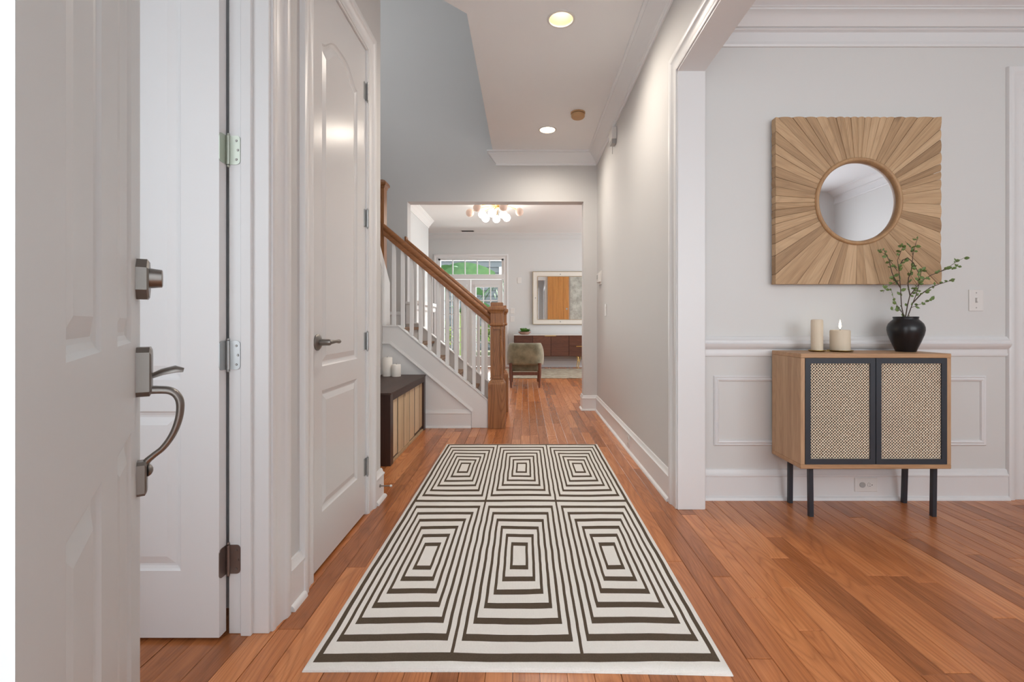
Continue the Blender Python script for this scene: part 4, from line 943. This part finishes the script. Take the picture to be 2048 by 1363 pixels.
for nm, a, b_, lab, hs_ in (('door_4', FDX0+.02, xm-.003, 'white glazed French door beside the fireplace alcove', -1), ('door_5', xm+.003, FDX1-.02, 'white glazed French door nearer the gilt mirror', 1)):
    t = thing(nm, lab, 'door', ((a+b_)/2, YL+.05, 0), kind='structure'); sw_ = .11
    box('stile', a, a+sw_, YL+.03, YL+.075, .01, 1.94, TRIM, t); box('stile', b_-sw_, b_, YL+.03, YL+.075, .01, 1.94, TRIM, t)
    box('rail', a+sw_, b_-sw_, YL+.03, YL+.075, 1.78, 1.94, TRIM, t); box('rail', a+sw_, b_-sw_, YL+.03, YL+.075, .01, .235, TRIM, t)
    lite(t, a+sw_, b_-sw_, .235, 1.78, 3, 5, YL+.052)
    box('blind_cassette', a+sw_-.03, b_-sw_+.03, YL-.005, YL+.03, 1.765, 1.825, TRIM, t, .004)
    if hs_ > 0:
        MB().sphere((a+.05, YL-.02, .95), .028, 14, 8).build('door_knob', PEWTER, t, smooth='all'); MB().lathe([(.022, -.03), (.022, 0)], (a+.05, YL+.03, 1.10), 14, 'y').build('deadbolt', PEWTER, t)
struct(box('trim_door_frame', FDX0, FDX0+.02, YL, YL+.12, 0, TZ0, TRIM), 'white French door frame post', 'trim')

# ------------------------------------------------------------------ living room furniture
lr = MB().box(-.62, 2.6, 8.36, 10.02, .001, .012); tag(lr.build('area_rug', FARRUG, bevel=.003), 'faded beige area rug in front of the walnut sideboard', 'rug')
sb = thing('sideboard', 'long walnut sideboard with brass pulls on metal legs', 'sideboard', (.7, 10.3, 0))
sx0, sx1, sf, sbk, sz0, sz1 = -.236, 1.62, 10.12, 10.50, .262, .708
MARB = paint('white_stone_top', (.72, .68, .66), .3, 0)
box('carcass', sx0, sx1, sf+.022, sbk, sz0, sz1, WALNUT, sb)
box('stone_top', sx0-.008, sx1+.008, sf-.006, sbk, sz1, sz1+.014, MARB, sb, .002)
edges = [sx0+.006, .165, .552, .935]
for i in range(3): 
    dd = box('door', edges[i]+.004, edges[i+1]-.004, sf, sf+.02, sz0+.008, sz1-.006, WALNUT, sb, .002)
    if i == 1: hd = box('pull', .42, .66, sf-.014, sf+.002, sz1-.014, sz1-.001, BRASS, dd)
zm = (sz0+sz1)/2
for z0, z1 in ((sz0+.008, zm-.003), (zm+.003, sz1-.006)):
    dd = box('drawer', .939, sx1-.006, sf, sf+.02, z0, z1, WALNUT, sb, .002)
    if z0 < zm-.1: box('pull', 1.09, 1.36, sf-.014, sf+.002, z1-.016, z1+.002, BRASS, dd)
for x in (sx0+.12, 1.13, sx1-.1):
    for y in (sf+.05, sbk-.05):
        MB().tube([(x, y, sz0), (x+.03, y, .135), (x+.005, y, .003)], .008, 8).tube([(x+.06, y, sz0), (x+.035, y, .135), (x+.005, y, .003)], .008, 8).build('leg', BRASS, sb)
bw = thing('planter_bowl', 'shallow terracotta bowl of green plant on the sideboard', 'planter', (-.01, 10.28, sz1+.0145))
TERR = paint('pinkish_clay', (.42, .27, .21), .7, .05)
MB().lathe([(.07, 0), (.09, .004), (.135, .05), (.142, .062), (.136, .062), (.128, .05), (.01, .045)], (-.01, 10.28, sz1+.0145), 28).build('bowl', TERR, bw, smooth=True)
GLEAF = paint('glossy_plant_leaf', (.10, .26, .05), .4, .05, 30, .5); rp = random.Random(5)
def leafmesh(m, p, d, L_, w_, droop=.2, n=5, roll=0):
    d = d.normalized(); sd_ = d.cross(Vector((0, 0, 1)));  sd_ = sd_.normalized() if sd_.length > .01 else Vector((1, 0, 0)); base_ = len(m.v)
    if roll: sd_ = Matrix.Rotation(roll, 3, d) @ sd_
    for i in range(n+1):
        t = i/n; c_ = p + d*L_*t - Vector((0, 0, droop*L_*t*t)); ww = w_*math.sin(PI*min(.97, t*.9+.06))**.7
        m.v += [tuple(c_+sd_*ww+Vector((0, 0, .15*ww))), tuple(c_), tuple(c_-sd_*ww+Vector((0, 0, .15*ww)))]
    for i in range(n):
        for k in range(2): m.f.append((base_+i*3+k, base_+i*3+k+1, base_+(i+1)*3+k+1, base_+(i+1)*3+k))
for k in range(42):
    a = rp.uniform(0, 2*PI); el = rp.uniform(.45, 1.4); m = MB()
    leafmesh(m, Vector((-.01+.06*math.cos(a), 10.28+.06*math.sin(a), sz1+.06)), Vector((math.cos(a)*math.cos(el), math.sin(a)*math.cos(el), math.sin(el))), rp.uniform(.09, .15), rp.uniform(.026, .04), .25)
    m.build('leaf', GLEAF, bw, recalc=False)
fm = thing('framed_mirror', 'large ivory framed mirror with gilt edges above the sideboard', 'mirror', (.77, YL, .945))
IVORY = paint('ivory_lacquer', (.74, .72, .66), .4, 0); GILT = paint('gilt_edge', (.38, .30, .17), .4, 0, metal=.6)
ax0, ax1, az0, az1 = .180, 1.385, .948, 2.102; ww = .105; yo = YL-.045
for nm, pl in (('frame_rail', [(ax0, az1), (ax1, az1), (ax1-ww, az1-ww), (ax0+ww, az1-ww)]), ('frame_rail', [(ax0, az0), (ax1, az0), (ax1-ww, az0+ww), (ax0+ww, az0+ww)]),
               ('frame_stile', [(ax0, az0), (ax0, az1), (ax0+ww, az1-ww), (ax0+ww, az0+ww)]), ('frame_stile', [(ax1, az0), (ax1, az1), (ax1-ww, az1-ww), (ax1-ww, az0+ww)])):
    MB().prism(pl, 'y', yo, YL-.001).build(nm, IVORY, fm, bevel=.002)
def hollow(x0, x1, z0, z1, t_, y0, y1, name, mat, root):
    m = MB().box(x0-t_, x1+t_, y0, y1, z1, z1+t_).box(x0-t_, x1+t_, y0, y1, z0-t_, z0).box(x0-t_, x0, y0, y1, z0, z1).box(x1, x1+t_, y0, y1, z0, z1); m.build(name, mat, root)
hollow(ax0, ax1, az0, az1, .010, yo-.004, YL-.001, 'gilt_edge', GILT, fm); hollow(ax0+ww, ax1-ww, az0+ww, az1-ww, .010, yo-.006, yo+.002, 'gilt_inner_edge', GILT, fm)
box('mirror_glass', ax0+ww-.005, ax1-ww+.005, yo+.012, yo+.016, az0+ww-.005, az1-ww+.005, MIRROR2, fm)
for (x, z) in ((ax0+ww/2, (az0+az1)/2), ((ax0+ax1)/2, az0+ww/2), ((ax0+ax1)/2, az1-ww/2)):
    box('corner_mount', x-.012, x+.012, yo-.004, yo, z-.012, z+.012, GREYP, fm)
pd = thing('pine_door', 'knotty pine sliding door reflected in the ivory framed mirror', 'door', (1.08, YE1+.05, 0))
for k in range(4): box('board', .735+k*.175, .735+(k+1)*.175-.003, YE1+.02, YE1+.055, .012, 2.55, PINE, pd, .002)
MB().lathe([(.03, 0), (.03, .006), (.02, .006), (.018, .003)], (1.36, YE1+.055, 1.42), 18, 'y').build('finger_pull', HINGE_N, pd)
struct(box('wall_stone_panel', 1.47, 2.3, YE1, YE1+.02, 0, LC, STONE), 'mottled grey stone panel reflected in the ivory mirror', 'wall')

# armchair seen from behind
ac = thing('armchair', 'sage velvet barrel armchair with dark wooden legs seen from behind', 'armchair', (.0, 7.5, 0))
ccx = .003; hw = .285
def shell(z, t):   # plan outline of the back, t in -1..1; y grows away from us
    a = t*PI*.5; s_ = abs(math.sin(a))**.55*math.copysign(1, math.sin(a)); c_ = abs(math.cos(a))**.55
    return ccx + hw*s_*1.0, 7.60 - .40*c_
m = MB(); nu, nz_ = 28, 10; th_ = .075
def zt(t): return .674 - .20*max(0, abs(t)-.62)**1.3*2.2
outer = []; inner = []
for j in range(nz_+1):
    for i in range(nu+1):
        t = -1+2*i/nu; z0 = .345 - .05*max(0, abs(t)-.5); z_ = z0 + (zt(t)-z0)*j/nz_; x, y = shell(z_, t)
        rnd_ = .018*(max(0, j/nz_-.75)/.25)**2; puff = .012*math.sin(PI*j/nz_)
        nx_, ny_ = (x-ccx)/hw, -(math.cos(t*PI*.5))
        outer.append((x+nx_*(puff-rnd_), y+ny_*(puff-rnd_), z_)); inner.append((x-nx_*(th_-rnd_), y-ny_*(th_-rnd_)+.0, z_))
vv = outer+inner; w_ = nu+1; nO = len(outer); ff = []
for j in range(nz_):
    for i in range(nu):
        q = (j*w_+i, j*w_+i+1, (j+1)*w_+i+1, (j+1)*w_+i); ff.append(q); ff.append(tuple(nO+k for k in q[::-1]))
for i in range(nu):
    ff.append((nz_*w_+i, nz_*w_+i+1, nO+nz_*w_+i+1, nO+nz_*w_+i)); ff.append((i, nO+i, nO+i+1, i+1))
for j in range(nz_): ff.append((j*w_, (j+1)*w_, nO+(j+1)*w_, nO+j*w_)); ff.append((j*w_+nu, nO+j*w_+nu, nO+(j+1)*w_+nu, (j+1)*w_+nu))
m.add(vv, ff).build('backrest', VELVET, ac, smooth='all')
MB().box(ccx-.215, ccx+.215, 7.30, 7.86, .235, .40).build('seat_cushion', VELVET, ac, bevel=.03, seg=3, smooth=True)
box('seat_rail', ccx-.20, ccx+.20, 7.225, 7.25, .185, .235, CHAIRW, ac, .004)
for s_ in (-1, 1):
    box('side_rail', ccx+s_*.235-.012, ccx+s_*.235+.012, 7.25, 7.86, .215, .26, CHAIRW, ac, .004)
    for y0, y1, top in ((7.235, 7.20, .37), (7.86, 7.92, .36)):
        MB().tube([(ccx+s_*.222, y0, top), (ccx+s_*.222, (y0+y1)/2, .20), (ccx+s_*.215, y1, .001)], [.026, .023, .012], 10).build('leg', CHAIRW, ac, smooth=True)

# fireplace mantel on the left living wall
mt = thing('fireplace', 'white fireplace mantel with dark firebox seen between balusters', 'fireplace', (-1.87, 8.2, 0))
FW = paint('white_mantel', (.82, .82, .81), .5, 0)
box('surround', -1.87, -1.76, 7.5, 7.78, 0, 1.18, FW, mt); box('surround', -1.87, -1.76, 8.72, 9.0, 0, 1.18, FW, mt); box('frieze', -1.87, -1.76, 7.78, 8.72, .80, 1.18, FW, mt)
box('mantel_shelf', -1.87, -1.64, 7.42, 9.08, 1.27, 1.33, FW, mt, .008); box('shelf_moulding', -1.87, -1.70, 7.46, 9.04, 1.18, 1.27, FW, mt, .02)
box('firebox', -1.868, -1.80, 7.78, 8.72, .0, .80, GREYP, mt); box('hearth', -1.87, -1.45, 7.4, 9.1, .001, .05, STONE, mt)

# ceiling light of globes
sl = thing('globe_chandelier', 'brass branching ceiling light with glowing and frosted globes', 'ceiling light', (-.45, 7.85, LC))
GLOW = emis('glowing_globe', (1, .97, .92), 2.0); FROST = emis('frosted_globe', (.66, .50, .41), .12)
lcx, lcy = -.42, 7.85
MB().lathe([(.15, 0), (.15, -.012), (.14, -.022), (.05, -.03), (.03, -.06), (.02, -.075)], (lcx, lcy, LC), 28).build('canopy', BRASS, sl, smooth=True)
globes = [(939.8, 425.4, 0, 7.75), (954.5, 414.8, 0, 7.50), (964.8, 428.8, 1, 7.85), (971.3, 436.3, 1, 8.0), (984.3, 426, 1, 7.6), (992.8, 437.7, 1, 8.15), (1006.8, 428.8, 1, 7.85), (1013.3, 435, 1, 8.05), (1006.5, 414, 0, 7.48), (1038.9, 423.7, 0, 7.75)]
for px, py, on, Y in globes:
    c_ = PX(px, py, Y); h0 = Vector((lcx, lcy, LC-.06))
    mid_ = h0.lerp(c_, .55) + Vector((0, 0, .05)); pts = [h0, h0.lerp(mid_, .5)+Vector((0, 0, .012)), mid_, mid_.lerp(c_, .6)+Vector((0, 0, .012)), c_]
    arm = MB().tube(pts, .006, 8).build('arm', BRASS, sl, smooth=True)
    MB().sphere(tuple(c_), .066, 20, 14).build('globe', GLOW if on else FROST, arm, smooth='all')
lo = light('chandelier_lamp', 'POINT', (lcx, lcy, LC-.32), (0, 0, -1), 7, (1, .92, .82), shadow_soft_size=.15); adopt(lo, sl)
av = thing('air_vent', 'small dark slotted air vent in the living room ceiling', 'vent', (-1.23, 10.2, LC))
box('frame', -1.39, -1.07, 10.12, 10.28, LC-.006, LC, PLAST, av, .002)
for k in range(5): box('slot', -1.36, -1.10, 10.135+k*.028, 10.15+k*.028, LC-.008, LC-.0055, BLACKIN, av)
ls = thing('light_switch', 'white switch plates beside the French doors', 'switch', (-.28, YL, 1.1))
for z in (1.06, 1.24): box('plate', -.325, -.235, YL-.008, YL, z-.06, z+.06, PLAST, ls, .002)
wp = thing('wall_sensor', 'white blank plate high on the far living wall', 'plate', (-.12, YL, 1.92)); box('plate', -.17, -.08, YL-.01, YL, 1.85, 1.98, PLAST, wp, .003)

# ------------------------------------------------------------------ garden
gr = struct(box('ground', -14, 12, YL+.12, 30, -.2, -.06, mottled('garden_ground', (.10, .14, .05), (.22, .20, .13), 3)), 'garden ground outside the French doors', 'ground')
pt = struct(box('patio', -4, 3, YL+.14, 12.3, -.06, -.02, mottled('pale_patio', (.45, .43, .40), (.58, .56, .52), 6)), 'pale patio outside the French doors', 'patio')
nh = thing('neighbour_house', 'grey clapboard house wall beyond the garden', 'house', (-1, 16.5, 0))
SID = paint('grey_clapboard', (.17, .185, .205), .6, .02)
box('wall', -7, 5, 16.55, 16.7, 0, 6, SID, nh)
for k in range(28):
    z = .1+k*.2; MB().prism([(16.50, z), (16.55, z), (16.55, z+.205), (16.535, z+.205)], 'x', -7, 5).build('board', SID, nh)
wf = box('window', -.9, .1, 16.44, 16.5, 1.5, 2.9, TRIM, nh); box('pane', -.8, 0, 16.43, 16.441, 1.6, 2.8, GREYP, wf)
BAN = mottled('banana_leaf', (.045, .14, .055), (.13, .27, .10), 2.5, .4); BTR = paint('banana_stem', (.30, .36, .14), .6, .1)
def banana(x, y, h, leaves, label):
    t = thing('banana_plant', label, 'plant', (x, y, -.06))
    MB().tube([(x, y, -.06), (x+.03, y, h*.5), (x, y, h)], [.12, .10, .06], 12).build('stem', BTR, t, smooth=True)
    for (az, el, L_, w_, dr, *ro) in leaves:
        m = MB(); a = math.radians(az); e = math.radians(el)
        leafmesh(m, Vector((x, y, h)), Vector((math.cos(a)*math.cos(e), math.sin(a)*math.cos(e), math.sin(e))), L_, w_, dr, 10, math.radians(ro[0]) if ro else 0); m.build('leaf', BAN, t, recalc=False, smooth='all')
banana(-2.6, 13.2, 2.05, [(-6, 22, 1.95, .33, .25, -62), (14, 4, 1.5, .24, .25, -50), (-35, 50, 1.5, .22, .5), (160, 40, 1.5, .25, .5), (250, 25, 1.3, .2, .6), (90, 60, 1.4, .2, .5), (-60, 10, 1.2, .2, .6)], 'tall banana plant with broad leaf across the transom')
banana(-1.75, 12.9, 1.25, [(10, 35, 1.1, .2, .5, -60), (60, 30, 1.0, .16, .7), (-50, 35, .9, .16, .8), (150, 40, 1.0, .17, .6), (-10, 20, 1.0, .15, .8)], 'lower banana plant behind the French door panes')
pm = thing('palm', 'feathery palm beyond the transom window', 'plant', (-.35, 14.7, -.06))
MB().tube([(-.35, 14.7, -.06), (-.38, 14.7, 1.0), (-.32, 14.7, 2.2)], [.09, .07, .05], 10).build('trunk', TWIG, pm, smooth=True)
for k in range(11):
    a = 2*PI*k/11; m = MB()
    for j in range(12):
        t = j/11; c_ = Vector((-.32+math.cos(a)*t*.9, 14.7+math.sin(a)*t*.9, 2.2+.65*t-1.0*t*t)); s_ = Vector((-math.sin(a), math.cos(a), -.4))
        for sg in (-1, 1):
            leafmesh(m, c_, (s_*sg+Vector((math.cos(a), math.sin(a), 0))*.8) if sg > 0 else (Vector((math.sin(a), -math.cos(a), -.4))+Vector((math.cos(a), math.sin(a), 0))*.8), .30, .014, .3, 3)
    m.build('frond', BAN, pm, recalc=False)
HED = mottled('shrub_leaf', (.14, .30, .05), (.45, .52, .12), 3)
def shrub(x, y, rx, ry, h, n_, label, seed):
    r_ = random.Random(seed); t = thing('shrub', label, 'shrub', (x, y, -.06)); m = MB()
    for k in range(n_):
        a = r_.uniform(0, 2*PI); b_ = r_.uniform(-.2, 1)*PI/2; rr_ = r_.uniform(.55, 1)
        p = Vector((x+rx*math.cos(a)*math.cos(b_)*rr_, y+ry*math.sin(a)*math.cos(b_)*rr_, h*.5+h*.5*math.sin(b_)*rr_)); d = Vector((r_.uniform(-1, 1), r_.uniform(-1, 1), r_.uniform(-.3, 1)))
        leafmesh(m, p, d, .12, .03, .3, 2)
    o = m.build('foliage', HED, t, recalc=False); o['kind'] = 'stuff'
    MB().tube([(x, y, -.06), (x+.02, y, h*.4), (x, y, h*.7)], [.03, .025, .01], 8).build('stem', TWIG, t)
shrub(-2.2, 11.75, .42, .35, 1.15, 900, 'yellow green shrub behind the balusters', 1)
shrub(-4.3, 12.9, .5, .4, 1.3, 900, 'broad green shrub beside the house corner', 2)
shrub(-1.15, 14.2, .5, .4, .9, 700, 'low green shrub beyond the patio', 3)
